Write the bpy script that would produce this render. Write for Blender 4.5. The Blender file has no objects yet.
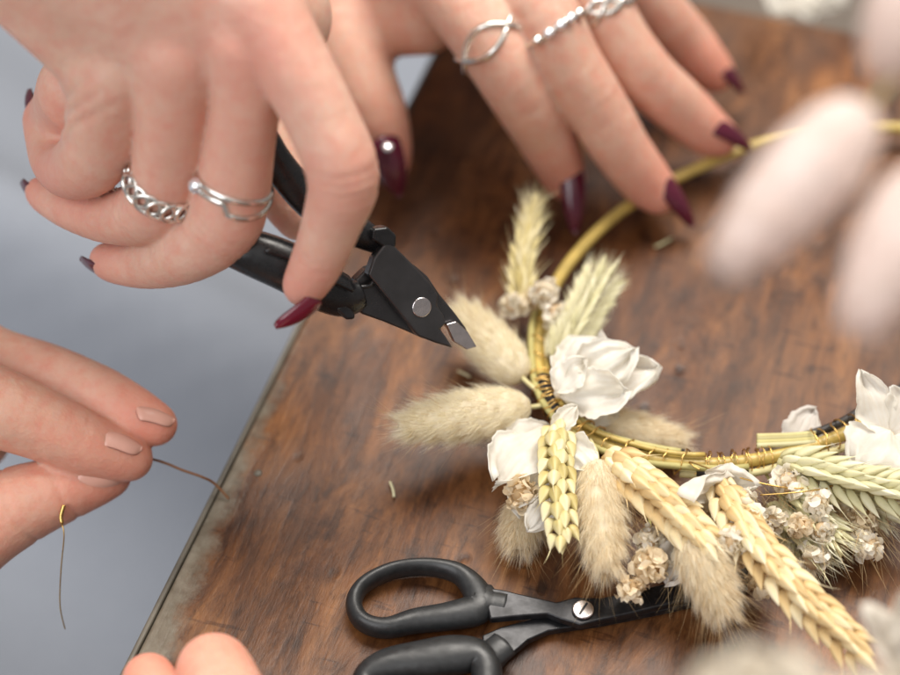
import bpy, math, random
import numpy as np
from mathutils import Vector, Matrix
rng = np.random.default_rng(7)
random.seed(7)
A = lambda *v: np.array(v, float)
def nrm(v):
    v = np.asarray(v, float); return v/(np.linalg.norm(v, axis=-1, keepdims=True)+1e-12)

scene = bpy.context.scene
C = scene.collection
MM = 0.001

# ------------------------------------------------------------------ camera model (millimetres)
ELEV = math.radians(48); DIST = 400.0; FPX = 1840.0
FWD = A(0, math.cos(ELEV), -math.sin(ELEV)); RIGHT = A(1, 0, 0); UP = A(0, math.sin(ELEV), math.cos(ELEV))
CAM = -FWD*DIST
def V(px, py, d):           # a point at viewing depth d
    return CAM + d*(FWD + RIGHT*(px-450)/FPX + UP*(337.5-py)/FPX)
def U(px, py, z=0.0):       # a point at height z above the table
    r = FWD + RIGHT*(px-450)/FPX + UP*(337.5-py)/FPX
    return CAM + r*((z-CAM[2])/r[2])
def depth(p): return float(np.dot(np.asarray(p)-CAM, FWD))
def pxmm(n, p): return n*depth(p)/FPX     # n pixels at point p, in mm

# ------------------------------------------------------------------ objects
ORIG = {}
def tag(o, label=None, cat=None, group=None, kind=None):
    if label: o['label'] = label
    if cat: o['category'] = cat
    if group: o['group'] = group
    if kind: o['kind'] = kind
    return o
def thing(name, p, label, cat, group=None):
    o = bpy.data.objects.new(name, None); C.objects.link(o)
    o.empty_display_size = 0.01
    o.location = Vector(np.asarray(p)*MM); ORIG[o] = np.asarray(p, float)
    return tag(o, label, cat, group)
def mk(name, verts, faces, mat, parent=None, smooth=True, attrs=None, origin=None):
    verts = np.asarray(verts, float)
    c = verts.mean(0) if origin is None else np.asarray(origin, float)
    me = bpy.data.meshes.new(name)
    if isinstance(faces, np.ndarray) and faces.ndim == 2:
        n = faces.shape[1]; nf = faces.shape[0]
        me.vertices.add(len(verts)); me.vertices.foreach_set('co', ((verts-c)*MM).ravel())
        me.loops.add(nf*n); me.loops.foreach_set('vertex_index', faces.ravel().astype(np.int32))
        me.polygons.add(nf); me.polygons.foreach_set('loop_start', (np.arange(nf)*n).astype(np.int32))
        me.update(calc_edges=True)
    else:
        me.from_pydata(((verts-c)*MM).tolist(), [], [tuple(int(i) for i in f) for f in faces])
    me.polygons.foreach_set('use_smooth', [smooth]*len(me.polygons))
    if attrs:
        for k, a in attrs.items():
            at = me.attributes.new(k, 'FLOAT', 'POINT'); at.data.foreach_set('value', np.asarray(a, np.float32))
    me.materials.append(mat)
    o = bpy.data.objects.new(name, me); C.objects.link(o)
    base = ORIG[parent] if parent is not None else A(0, 0, 0)
    o.location = Vector((c-base)*MM); ORIG[o] = c
    if parent is not None: o.parent = parent
    return o
def bevel(o, w, seg=2, ang=30):
    m = o.modifiers.new('bevel', 'BEVEL'); m.width = w*MM; m.segments = seg; m.limit_method = 'ANGLE'; m.angle_limit = math.radians(ang)
    m.harden_normals = True
    return o
class Acc:
    def __init__(s): s.v = []; s.f = []; s.t = []; s.n = 0
    def add(s, v, f, tint=None):
        v = np.asarray(v, float)
        s.f += [tuple(int(i)+s.n for i in q) for q in f]
        s.v.append(v); s.n += len(v)
        s.t.append(np.full(len(v), rng.random()) if tint is None else np.broadcast_to(np.asarray(tint, float), (len(v),)))
    def build(s, name, mat, parent=None, smooth=True):
        return mk(name, np.vstack(s.v), s.f, mat, parent, smooth, {'tint': np.concatenate(s.t)})

# ------------------------------------------------------------------ geometry helpers
def catmull(pts, n=8, closed=False):
    P = np.asarray(pts, float); m = len(P); out = []
    segs = m if closed else m-1
    for i in range(segs):
        if closed: p0, p1, p2, p3 = P[(i-1) % m], P[i], P[(i+1) % m], P[(i+2) % m]
        else: p0, p1, p2, p3 = P[max(i-1, 0)], P[i], P[i+1], P[min(i+2, m-1)]
        for k in range(n):
            t = k/n
            out.append(0.5*((2*p1)+(-p0+p2)*t+(2*p0-5*p1+4*p2-p3)*t*t+(-p0+3*p1-3*p2+p3)*t**3))
    if not closed: out.append(P[-1])
    return np.array(out)
def frames(P, closed=False, up=None):
    T = np.roll(P, -1, 0)-np.roll(P, 1, 0) if closed else np.gradient(P, axis=0)
    T = nrm(T)
    if up is not None:
        up = np.asarray(up, float); S = nrm(np.cross(T, up)); N = np.cross(S, T); return T, S, N
    n = np.cross(T[0], A(0, 0, 1));
    if np.linalg.norm(n) < 1e-3: n = np.cross(T[0], A(0, 1, 0))
    n = nrm(n); S = [n]
    for i in range(1, len(P)):
        n = n-T[i]*np.dot(n, T[i]); n = nrm(n); S.append(n)
    S = np.array(S); return T, S, np.cross(S, T)
def tube(P, r, seg=10, closed=False, up=None, ry=None, tint=0.5, cap=True):
    P = np.asarray(P, float); r = np.broadcast_to(np.asarray(r, float), (len(P),))
    ry = r if ry is None else np.broadcast_to(np.asarray(ry, float), (len(P),))
    T, S, N = frames(P, closed, up)
    a = np.arange(seg)*2*math.pi/seg
    v = P[:, None]+S[:, None]*(r[:, None, None]*np.cos(a)[None, :, None])+N[:, None]*(ry[:, None, None]*np.sin(a)[None, :, None])
    n = len(P); f = []
    for i in range(n if closed else n-1):
        j = (i+1) % n
        for k in range(seg):
            l = (k+1) % seg
            f.append((i*seg+k, i*seg+l, j*seg+l, j*seg+k))
    if not closed and cap:
        f.append(tuple(range(seg))[::-1]); f.append(tuple((n-1)*seg+k for k in range(seg)))
    return v.reshape(-1, 3), f
def prism(outline, nrml, th, origin_fn=None):
    """outline: 3-D points (roughly planar); extrude by th along nrml"""
    P = np.asarray(outline, float); n = len(P); N = nrm(nrml)
    v = np.vstack([P, P+N*th])
    f = [tuple(range(n))[::-1], tuple(range(n, 2*n))]+[(i, (i+1) % n, n+(i+1) % n, n+i) for i in range(n)]
    return v, f
def ball(c, r, nu=14, nv=9, scale=(1, 1, 1), R=None):
    v = []; f = []
    for i in range(nv+1):
        th = math.pi*i/nv
        for j in range(nu):
            ph = 2*math.pi*j/nu
            v.append((math.sin(th)*math.cos(ph)*scale[0], math.sin(th)*math.sin(ph)*scale[1], math.cos(th)*scale[2]))
    v = np.array(v)*r
    if R is not None: v = v @ np.asarray(R).T
    for i in range(nv):
        for j in range(nu):
            k = (j+1) % nu; f.append((i*nu+j, (i+1)*nu+j, (i+1)*nu+k, i*nu+k))
    return v+np.asarray(c), f
def hairs(roots, dirs, lens, bend, w, levels=3):
    """tapered ribbons; returns verts, faces(array of quads), param"""
    n = len(roots); side = nrm(np.cross(dirs, rng.normal(size=(n, 3))))
    V_ = []; T_ = []
    for k in range(levels+1):
        t = k/levels
        c = roots+dirs*(lens*t)[:, None]+bend*((t*t)*lens)[:, None]
        ww = np.asarray(w)*(1-0.93*t)
        ww = np.broadcast_to(ww, (n,))[:, None]
        V_.append(c-side*ww*0.5); V_.append(c+side*ww*0.5); T_ += [np.full(n, t)]*2
    v = np.stack(V_, 1).reshape(-1, 3); m = 2*(levels+1)
    base = (np.arange(n)*m)[:, None]
    q = np.concatenate([base+np.array([[2*k, 2*k+1, 2*k+3, 2*k+2]]) for k in range(levels)], 0)
    return v, q, np.stack(T_, 1).ravel(), m

# ------------------------------------------------------------------ materials
def mat(name):
    m = bpy.data.materials.new(name); m.use_nodes = True
    nt = m.node_tree; b = nt.nodes['Principled BSDF']; return m, nt, b
def nd(nt, t, **kw):
    n = nt.nodes.new(t)
    for k, v in kw.items():
        if k in n.inputs: n.inputs[k].default_value = v
        else: setattr(n, k, v)
    return n
def ramp(nt, fac, stops, interp='LINEAR'):
    r = nt.nodes.new('ShaderNodeValToRGB'); r.color_ramp.interpolation = interp
    e = r.color_ramp.elements
    while len(e) < len(stops): e.new(0.5)
    for k, (p, c) in enumerate(stops):
        e[k].position = p; e[k].color = (*c, 1) if len(c) == 3 else c
    nt.links.new(fac, r.inputs[0]); return r.outputs[0]
def mixc(nt, fac, a, b, mode='MIX'):
    m = nt.nodes.new('ShaderNodeMix'); m.data_type = 'RGBA'; m.blend_type = mode
    for s, v in ((m.inputs[0], fac), (m.inputs[6], a), (m.inputs[7], b)):
        if hasattr(v, 'is_output'): nt.links.new(v, s)
        else: s.default_value = v if isinstance(v, (int, float)) else (*v, 1)
    return m.outputs[2]
def coords(nt, scale=(1, 1, 1), rot=(0, 0, 0), out='Object'):
    tc = nt.nodes.new('ShaderNodeTexCoord'); mp = nt.nodes.new('ShaderNodeMapping')
    mp.inputs['Scale'].default_value = scale; mp.inputs['Rotation'].default_value = rot
    nt.links.new(tc.outputs[out], mp.inputs[0]); return mp.outputs[0]
def noise(nt, vec, scale, detail=4, rough=0.55, dist=0.0):
    n = nt.nodes.new('ShaderNodeTexNoise'); n.inputs['Scale'].default_value = scale
    n.inputs['Detail'].default_value = detail; n.inputs['Roughness'].default_value = rough
    n.inputs['Distortion'].default_value = dist
    nt.links.new(vec, n.inputs['Vector']); return n.outputs[0]
def bump(nt, h, dist, strength, b, prev=None):
    n = nt.nodes.new('ShaderNodeBump'); n.inputs['Distance'].default_value = dist; n.inputs['Strength'].default_value = strength
    nt.links.new(h, n.inputs['Height'])
    if prev is not None: nt.links.new(prev, n.inputs['Normal'])
    nt.links.new(n.outputs[0], b.inputs['Normal']); return n.outputs[0]
def attr(nt, name):
    a = nt.nodes.new('ShaderNodeAttribute'); a.attribute_name = name; return a.outputs['Fac']
def plain(name, col, rough=0.5, metal=0.0, spec=0.5, coat=0.0, nscale=300, namt=0.0, bamt=0.0):
    m, nt, b = mat(name)
    b.inputs['Base Color'].default_value = (*col, 1); b.inputs['Roughness'].default_value = rough
    b.inputs['Metallic'].default_value = metal; b.inputs['Specular IOR Level'].default_value = spec
    b.inputs['Coat Weight'].default_value = coat
    v = coords(nt); n = noise(nt, v, nscale, 5)
    if namt:
        lo = tuple(c*(1-namt) for c in col); hi = tuple(min(1, c*(1+namt)) for c in col)
        nt.links.new(ramp(nt, n, [(0.3, lo), (0.7, hi)]), b.inputs['Base Color'])
        rr = ramp(nt, noise(nt, v, nscale*0.4, 6), [(0.3, (rough*0.75,)*3), (0.7, (min(1, rough*1.3),)*3)])
        nt.links.new(rr, b.inputs['Roughness'])
    if bamt: bump(nt, n, 0.0003, bamt, b)
    return m
WEAR = []
def wood_mat():
    m, nt, b = mat('varnished_wood')
    v = coords(nt, (1, 1, 1))
    vg = coords(nt, (66, 19, 30))           # grain runs along local y
    vf = coords(nt, (430, 50, 200))
    big = noise(nt, v, 14, 5, 0.6, 0.6)
    mid = noise(nt, vg, 1.0, 9, 0.74, 0.9)
    fine = noise(nt, vf, 1.0, 5, 0.7, 0.3)
    base = ramp(nt, mid, [(0.29, (0.020, 0.0075, 0.003)), (0.45, (0.078, 0.030, 0.011)), (0.57, (0.155, 0.065, 0.023)), (0.73, (0.31, 0.148, 0.057))])
    patch = ramp(nt, big, [(0.34, (0.60, 0.47, 0.38)), (0.52, (1, 0.95, 0.88)), (0.68, (1.35, 1.22, 1.0))])
    col = mixc(nt, 1.0, base, patch, 'MULTIPLY')
    mot = ramp(nt, noise(nt, coords(nt, (330, 130, 200)), 1.0, 5, 0.7), [(0.34, (0.40, 0.35, 0.32)), (0.47, (0.95, 0.94, 0.92)), (0.68, (1.28, 1.24, 1.15))])
    col = mixc(nt, 0.85, col, mot, 'MULTIPLY')
    pores = ramp(nt, fine, [(0.33, (0.35, 0.30, 0.28)), (0.47, (1, 1, 1))])
    col = mixc(nt, 0.75, col, pores, 'MULTIPLY')
    # greyed, worn patches where the varnish has gone dull
    worn = ramp(nt, noise(nt, coords(nt, (22, 9, 10)), 1.0, 6, 0.6, 0.8), [(0.5, (0, 0, 0)), (0.68, (1, 1, 1))])
    col = mixc(nt, worn, col, (0.20, 0.128, 0.09), 'MIX') if False else mixc(nt, mixc(nt, 0.35, (0, 0, 0), worn), col, (0.15, 0.082, 0.050))
    # small dark dents
    vo = nt.nodes.new('ShaderNodeTexVoronoi'); vo.inputs['Scale'].default_value = 1.0
    nt.links.new(coords(nt, (150, 110, 90)), vo.inputs['Vector'])
    sel = ramp(nt, noise(nt, v, 45, 3), [(0.55, (1, 1, 1)), (0.62, (0, 0, 0))])
    dents = ramp(nt, vo.outputs['Distance'], [(0.10, (0.22, 0.16, 0.14)), (0.22, (1, 1, 1))])
    dents = mixc(nt, sel, dents, (1, 1, 1))
    col = mixc(nt, 0.9, col, dents, 'MULTIPLY')
    # dark cross scratches / ray flecks
    fl = ramp(nt, noise(nt, coords(nt, (90, 480, 60), (0, 0, 0.25)), 1.0, 3, 0.5), [(0.62, (1, 1, 1)), (0.69, (0.38, 0.32, 0.30))])
    col = mixc(nt, 0.7, col, fl, 'MULTIPLY')
    # the finish is rubbed away in a wedge along the left edge, widest at the near corner
    sp = nt.nodes.new('ShaderNodeSeparateXYZ'); nt.links.new(v, sp.inputs[0])
    def mth(op, a, b_=None):
        q = nt.nodes.new('ShaderNodeMath'); q.operation = op
        for k_, val in enumerate((a, b_)):
            if val is None: continue
            if hasattr(val, 'is_output'): nt.links.new(val, q.inputs[k_])
            else: q.inputs[k_].default_value = val
        return q.outputs[0]
    wid = mth('ADD', mth('MULTIPLY', sp.outputs[1], -WSL), WOF)
    jag = mth('MULTIPLY', mth('SUBTRACT', noise(nt, v, 120, 6, 0.7), 0.5), 0.012)
    msk = mth('ADD', mth('MULTIPLY', mth('ADD', mth('SUBTRACT', wid, sp.outputs[0]), jag), 260), 0.5)
    pale = ramp(nt, noise(nt, v, 160, 6, 0.7), [(0.3, (0.11, 0.09, 0.062)), (0.7, (0.24, 0.215, 0.165))])
    mk_ = ramp(nt, msk, [(0.0, (0, 0, 0)), (1.0, (0.9,)*3)])
    col = mixc(nt, mk_, col, pale)
    nt.links.new(col, b.inputs['Base Color'])
    r = ramp(nt, noise(nt, coords(nt, (30, 14, 10)), 1.0, 7, 0.65), [(0.3, (0.24,)*3), (0.7, (0.5,)*3)])
    nt.links.new(r, b.inputs['Roughness'])
    b.inputs['Specular IOR Level'].default_value = 0.32
    n1 = bump(nt, fine, 0.00035, 0.35, b); n2 = bump(nt, mid, 0.0012, 0.25, b, n1); bump(nt, dents, 0.0005, 0.4, b, n2)
    return m
def skin_mat(name, light, dark, red, seed=0):
    m, nt, b = mat(name)
    v = coords(nt)
    n1 = noise(nt, v, 70, 6, 0.65); n2 = noise(nt, v, 320, 5, 0.65)
    c = ramp(nt, n1, [(0.32, dark), (0.68, light)])
    c = mixc(nt, ramp(nt, n2, [(0.42, (0, 0, 0)), (0.70, (0.55,)*3)]), c, red)
    fl = nt.nodes.new('ShaderNodeMath'); fl.operation = 'MULTIPLY'; fl.inputs[1].default_value = 0.9
    nt.links.new(attr(nt, 'flush'), fl.inputs[0])
    c = mixc(nt, fl.outputs[0], c, red)
    nt.links.new(c, b.inputs['Base Color'])
    b.inputs['Roughness'].default_value = 0.5
    b.inputs['Subsurface Weight'].default_value = 0.55
    b.inputs['Subsurface Radius'].default_value = (1.0, 0.35, 0.2)
    b.inputs['Subsurface Scale'].default_value = 0.0022
    b.inputs['Specular IOR Level'].default_value = 0.4
    vo = nt.nodes.new('ShaderNodeTexVoronoi'); vo.inputs['Scale'].default_value = 1100
    nt.links.new(v, vo.inputs['Vector'])
    a = bump(nt, vo.outputs['Distance'], 0.00012, 0.35, b)
    bump(nt, noise(nt, v, 200, 7, 0.65), 0.0007, 0.5, b, a)
    return m
def thin_mat(name, cols, trans=0.35, rough=0.6, edge=None, nscale=400, streak=None):
    """dried plant matter: diffuse + translucent with tint variation"""
    m, nt, b = mat(name)
    c = ramp(nt, attr(nt, 'tint'), [(k/(len(cols)-1), cc) for k, cc in enumerate(cols)])
    v = coords(nt, streak or (1, 1, 1)); n = noise(nt, v, nscale, 4)
    c = mixc(nt, 0.5, c, ramp(nt, n, [(0.3, (0.82, 0.78, 0.70)), (0.6, (1, 1, 1))]), 'MULTIPLY')
    nt.links.new(c, b.inputs['Base Color']); b.inputs['Roughness'].default_value = rough
    b.inputs['Specular IOR Level'].default_value = 0.25
    tr = nt.nodes.new('ShaderNodeBsdfTranslucent'); nt.links.new(c, tr.inputs[0])
    mx = nt.nodes.new('ShaderNodeMixShader'); mx.inputs[0].default_value = trans
    nt.links.new(b.outputs[0], mx.inputs[1]); nt.links.new(tr.outputs[0], mx.inputs[2])
    nt.links.new(mx.outputs[0], nt.nodes['Material Output'].inputs['Surface'])
    bump(nt, n, 0.0002, 0.4, b)
    return m
M = {}
e0 = U(298, 320); e1 = U(119, 675)
gd = nrm((e0-e1)*A(1, 1, 0)); gx = A(gd[1], -gd[0], 0)      # along the edge, and across the table
far = np.dot(U(800, 22)-e1, gd)
_y1 = far; _y0 = far-np.linalg.norm((e0-e1)[:2])           # distance from the far corner, mm
WSL = (7.5-0.8)/(_y1-_y0); WOF = (0.8-WSL*_y0)*MM
M['wood'] = wood_mat()
M['edge'] = plain('worn_edge', (0.125, 0.11, 0.085), 0.5, 0.1, nscale=70, namt=0.4, bamt=0.3)
M['skinA'] = skin_mat('skin_of_working_hand', (0.78, 0.525, 0.41), (0.67, 0.42, 0.315), (0.70, 0.29, 0.22))
M['skinB'] = skin_mat('skin_of_resting_hand', (0.76, 0.495, 0.38), (0.65, 0.40, 0.295), (0.70, 0.27, 0.19))
M['skinC'] = skin_mat('skin_of_wire_hand', (0.78, 0.50, 0.375), (0.68, 0.41, 0.30), (0.72, 0.26, 0.18))
M['burgundy'] = plain('burgundy_varnish', (0.15, 0.005, 0.022), 0.14, 0, 0.5, 0.5)
M['plum'] = plain('plum_varnish', (0.085, 0.006, 0.022), 0.2, 0, 0.5, 0.5)
M['bare_nail'] = plain('bare_nail', (0.74, 0.40, 0.31), 0.34, 0, 0.4, 0.1, 120, 0.08)
M['silver'] = plain('silver', (0.80, 0.77, 0.72), 0.2, 1.0, nscale=700, namt=0.08)
M['gem'] = plain('clear_gem', (0.9, 0.9, 0.92), 0.05, 0.7)
M['brass'] = plain('brass_wire', (0.72, 0.47, 0.16), 0.28, 1.0, nscale=500, namt=0.15)
M['bronze'] = plain('dull_wire', (0.17, 0.065, 0.018), 0.6, 0.0)
M['tape'] = plain('black_floral_tape', (0.022, 0.018, 0.016), 0.55, nscale=700, namt=0.4, bamt=0.5)
M['plier_steel'] = plain('blackened_steel', (0.075, 0.073, 0.075), 0.3, 0.75, nscale=160, namt=0.2, bamt=0.05)
M['bright_steel'] = plain('bright_steel', (0.62, 0.58, 0.58), 0.22, 1.0, nscale=600, namt=0.1)
M['grip'] = plain('black_grip_plastic', (0.010, 0.010, 0.011), 0.28, 0, 0.5, nscale=900, namt=0.3, bamt=0.1)
M['sc_handle'] = plain('black_scissor_plastic', (0.018, 0.019, 0.020), 0.42, 0, 0.5, nscale=700, namt=0.3, bamt=0.2)
M['sc_pad'] = plain('soft_grip_pad', (0.006, 0.009, 0.013), 0.55, 0, 0.3)
M['sc_blade'] = plain('black_coated_blade', (0.022, 0.022, 0.024), 0.33, 0.5, nscale=600, namt=0.5, bamt=0.1)
M['tail'] = thin_mat('bunny_tail_cream', [(0.97, 0.91, 0.74), (0.96, 0.90, 0.71), (0.98, 0.96, 0.86)], 0.5)
M['tail_tan'] = thin_mat('bunny_tail_tan', [(0.92, 0.80, 0.60), (0.95, 0.87, 0.70), (0.97, 0.93, 0.80)], 0.5)
M['tail_pink'] = thin_mat('bunny_tail_pink', [(0.90, 0.76, 0.70), (0.92, 0.80, 0.75), (0.94, 0.86, 0.82)], 0.35)
M['tail_core'] = thin_mat('bunny_tail_core', [(0.90, 0.80, 0.60), (0.93, 0.85, 0.66)], 0.3)
M['awn'] = thin_mat('brown_awns', [(0.50, 0.33, 0.16), (0.72, 0.55, 0.32)], 0.3)
M['wheat'] = thin_mat('golden_wheat', [(0.42, 0.25, 0.10), (0.80, 0.57, 0.27), (0.93, 0.78, 0.47), (0.97, 0.90, 0.70)], 0.2, 0.42, streak=(1, 1, 1))
M['wheat_green'] = thin_mat('greenish_wheat', [(0.34, 0.24, 0.07), (0.66, 0.55, 0.22), (0.86, 0.77, 0.45), (0.95, 0.90, 0.68)], 0.2, 0.42)
M['wheat_pale'] = thin_mat('pale_green_wheat', [(0.52, 0.46, 0.22), (0.74, 0.70, 0.42), (0.86, 0.82, 0.56), (0.95, 0.92, 0.76)], 0.25, 0.45)
M['petal'] = thin_mat('white_petal', [(0.86, 0.81, 0.68), (0.96, 0.93, 0.87), (0.98, 0.97, 0.93)], 0.55, 0.8, nscale=260, streak=(1, 1, 1))
M['petal_sheer'] = thin_mat('sheer_petal', [(0.80, 0.76, 0.70), (0.90, 0.87, 0.83)], 0.5, 0.5, nscale=120)
M['blossom'] = thin_mat('dried_blossom', [(0.86, 0.66, 0.42), (0.95, 0.85, 0.66), (0.97, 0.92, 0.80), (0.98, 0.95, 0.88)], 0.4)
M['blossom_tan'] = thin_mat('tan_blossom', [(0.68, 0.48, 0.26), (0.90, 0.74, 0.50), (0.95, 0.86, 0.68)], 0.4)
M['hoop'] = plain('straw_coloured_hoop', (0.50, 0.36, 0.095), 0.42, 0, 0.5, 0.15, 260, 0.22, 0.3)
M['stem'] = thin_mat('green_straw', [(0.45, 0.40, 0.14), (0.62, 0.56, 0.26), (0.74, 0.66, 0.38)], 0.1)
M['cloth'] = plain('blue_grey_cloth', (0.225, 0.245, 0.285), 0.85, nscale=900, namt=0.12, bamt=0.2)
M['floor'] = plain('floor_dull_brown', (0.20, 0.165, 0.135), 0.7, nscale=5, namt=0.15)

# ================================================================== table and backdrop
e0 = U(298, 320); e1 = U(119, 675)
gd = nrm((e0-e1)*A(1, 1, 0)); gx = A(gd[1], -gd[0], 0)      # along the edge, and across the table
far = np.dot(U(800, 22)-e1, gd)
origin = e1+gd*far
Lb, Wb, TH, ST = 620, 760, 22, 1.3
table = thing('table', origin+A(0, 0, -TH), 'dark varnished wooden table top with a worn pale metal edge under the wreath', 'table')
def slab(u0, u1, w0, w1, z0, z1):
    P = [origin+gx*u+gd*w for u, w in ((u0, w0), (u1, w0), (u1, w1), (u0, w1))]
    return [p+A(0, 0, z0) for p in P]+[p+A(0, 0, z1) for p in P], [(3, 2, 1, 0), (4, 5, 6, 7), (0, 1, 5, 4), (1, 2, 6, 5), (2, 3, 7, 6), (3, 0, 4, 7)]
def loc_slab(name, mat_, args, bev):
    v, f = slab(*args); v = np.array(v)-origin
    ang = math.atan2(gx[1], gx[0]); ca, sa = math.cos(-ang), math.sin(-ang)
    R = np.array([[ca, -sa, 0], [sa, ca, 0], [0, 0, 1]])
    o = mk(name, v @ R.T, f, mat_, None, False, origin=(0, 0, 0))
    o.location = (0, 0, TH*MM); o.rotation_euler = (0, 0, ang); o.parent = table; ORIG[o] = origin
    bevel(o, bev, 3); return o
loc_slab('board', M['wood'], (ST, Wb, -Lb, 0, -TH, 0), 0.8)
loc_slab('edge_strip', M['edge'], (0, ST-0.1, -Lb, 0, -TH-1, 0.1), 0.5)
for px, py in ((258, 473),):
    v, f = ball(U(px, py, 0.1), 0.85, scale=(1, 1, 0.4)); mk('tack', v, f, M['edge'], table)

# floor far below, and the draped cloth beside the table
fz = -620
mk('floor', [A(-3000, -2500, fz), A(3000, -2500, fz), A(3000, 4500, fz), A(-3000, 4500, fz)], [(0, 1, 2, 3)], M['floor'])['kind'] = 'structure'
n = 90; v = []; f = []
cz = -190
ctr = U(120, 330, cz); BL = U(0, 200, cz); BD = nrm(U(290, 350, cz)-BL); BN = A(-BD[1], BD[0], 0)
for i in range(n+1):
    for j in range(n+1):
        x = (i/n-0.5)*900; y = (j/n-0.5)*1100
        a = np.dot(ctr+A(x-260, y, 0)-BL, BN)
        z = 60*math.exp(-((a+38)/36)**2)+34*math.exp(-((a+210)/60)**2)-0.12*a + 9*math.sin(a/38+0.006*x) + 8*math.sin((x*0.9-y*0.3)/60) + 4*math.sin((x+y)/23)
        v.append(ctr+A(x-260, y, z-0.10*abs(y)))
for i in range(n):
    for j in range(n): f.append((i*(n+1)+j, (i+1)*(n+1)+j, (i+1)*(n+1)+j+1, i*(n+1)+j+1))
cl = mk('cloth', v, f, M['cloth']); m_ = cl.modifiers.new('thickness', 'SOLIDIFY'); m_.thickness = 0.002
tag(cl, 'blurred blue-grey cloth with soft folds hanging below the left side of the table', 'cloth')

# ================================================================== hands (one continuous skin from a distance field)
def cone_d(P, a, ra, b, rb):
    ab = b-a; t = np.clip(((P-a) @ ab)/(ab @ ab+1e-9), 0, 1)
    return np.linalg.norm(P-(a+t[:, None]*ab), axis=1)-(ra+(rb-ra)*t)
def smin(a, b, k):
    h = np.clip(0.5+0.5*(b-a)/k, 0, 1); return b*(1-h)+a*h-k*h*(1-h)
def surface_nets(F, o, h):
    ins = F < 0; nx, ny, nz = F.shape
    c = [(i, j, k) for i in (0, 1) for j in (0, 1) for k in (0, 1)]
    sl = lambda a, d: a[d[0]:a.shape[0]-1+d[0], d[1]:a.shape[1]-1+d[1], d[2]:a.shape[2]-1+d[2]]
    cnt = sum(sl(ins, d).astype(np.int8) for d in c)
    mixed = (cnt > 0) & (cnt < 8); idx = -np.ones(mixed.shape, np.int64); cells = np.argwhere(mixed); idx[mixed] = np.arange(len(cells))
    acc = np.zeros((len(cells), 3)); w = np.zeros(len(cells))
    for p in c:
        for ax in range(3):
            if p[ax] == 0:
                q = list(p); q[ax] = 1
                fa = F[cells[:, 0]+p[0], cells[:, 1]+p[1], cells[:, 2]+p[2]]; fb = F[cells[:, 0]+q[0], cells[:, 1]+q[1], cells[:, 2]+q[2]]
                cr = (fa < 0) != (fb < 0); t = np.where(cr, fa/(fa-fb+1e-12), 0)
                pt = np.tile(np.array(p, float), (len(cells), 1)); pt[:, ax] = t
                acc += pt*cr[:, None]; w += cr
    verts = o+(cells+acc/w[:, None])*h
    quads = []
    for ax in range(3):
        a1, a2 = (ax+1) % 3, (ax+2) % 3
        s0 = [slice(None)]*3; s1 = [slice(None)]*3; s0[ax] = slice(0, -1); s1[ax] = slice(1, None)
        A0 = ins[tuple(s0)]; B0 = ins[tuple(s1)]
        E = np.argwhere(A0 != B0)
        ok = (E[:, a1] > 0) & (E[:, a2] > 0) & (E[:, a1] < F.shape[a1]-1) & (E[:, a2] < F.shape[a2]-1); E = E[ok]
        def cell(d1, d2):
            q = E.copy(); q[:, a1] -= d1; q[:, a2] -= d2; return idx[q[:, 0], q[:, 1], q[:, 2]]
        Q = np.stack([cell(1, 1), cell(0, 1), cell(0, 0), cell(1, 0)], 1)
        flip = ~A0[E[:, 0], E[:, 1], E[:, 2]]
        Q[flip] = Q[flip][:, ::-1]; quads.append(Q)
    return verts, np.vstack(quads)
def J(px, py, d, rpx, zmode=False):
    p = U(px, py, d) if zmode else V(px, py, d)
    return (p, pxmm(rpx, p))
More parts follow.
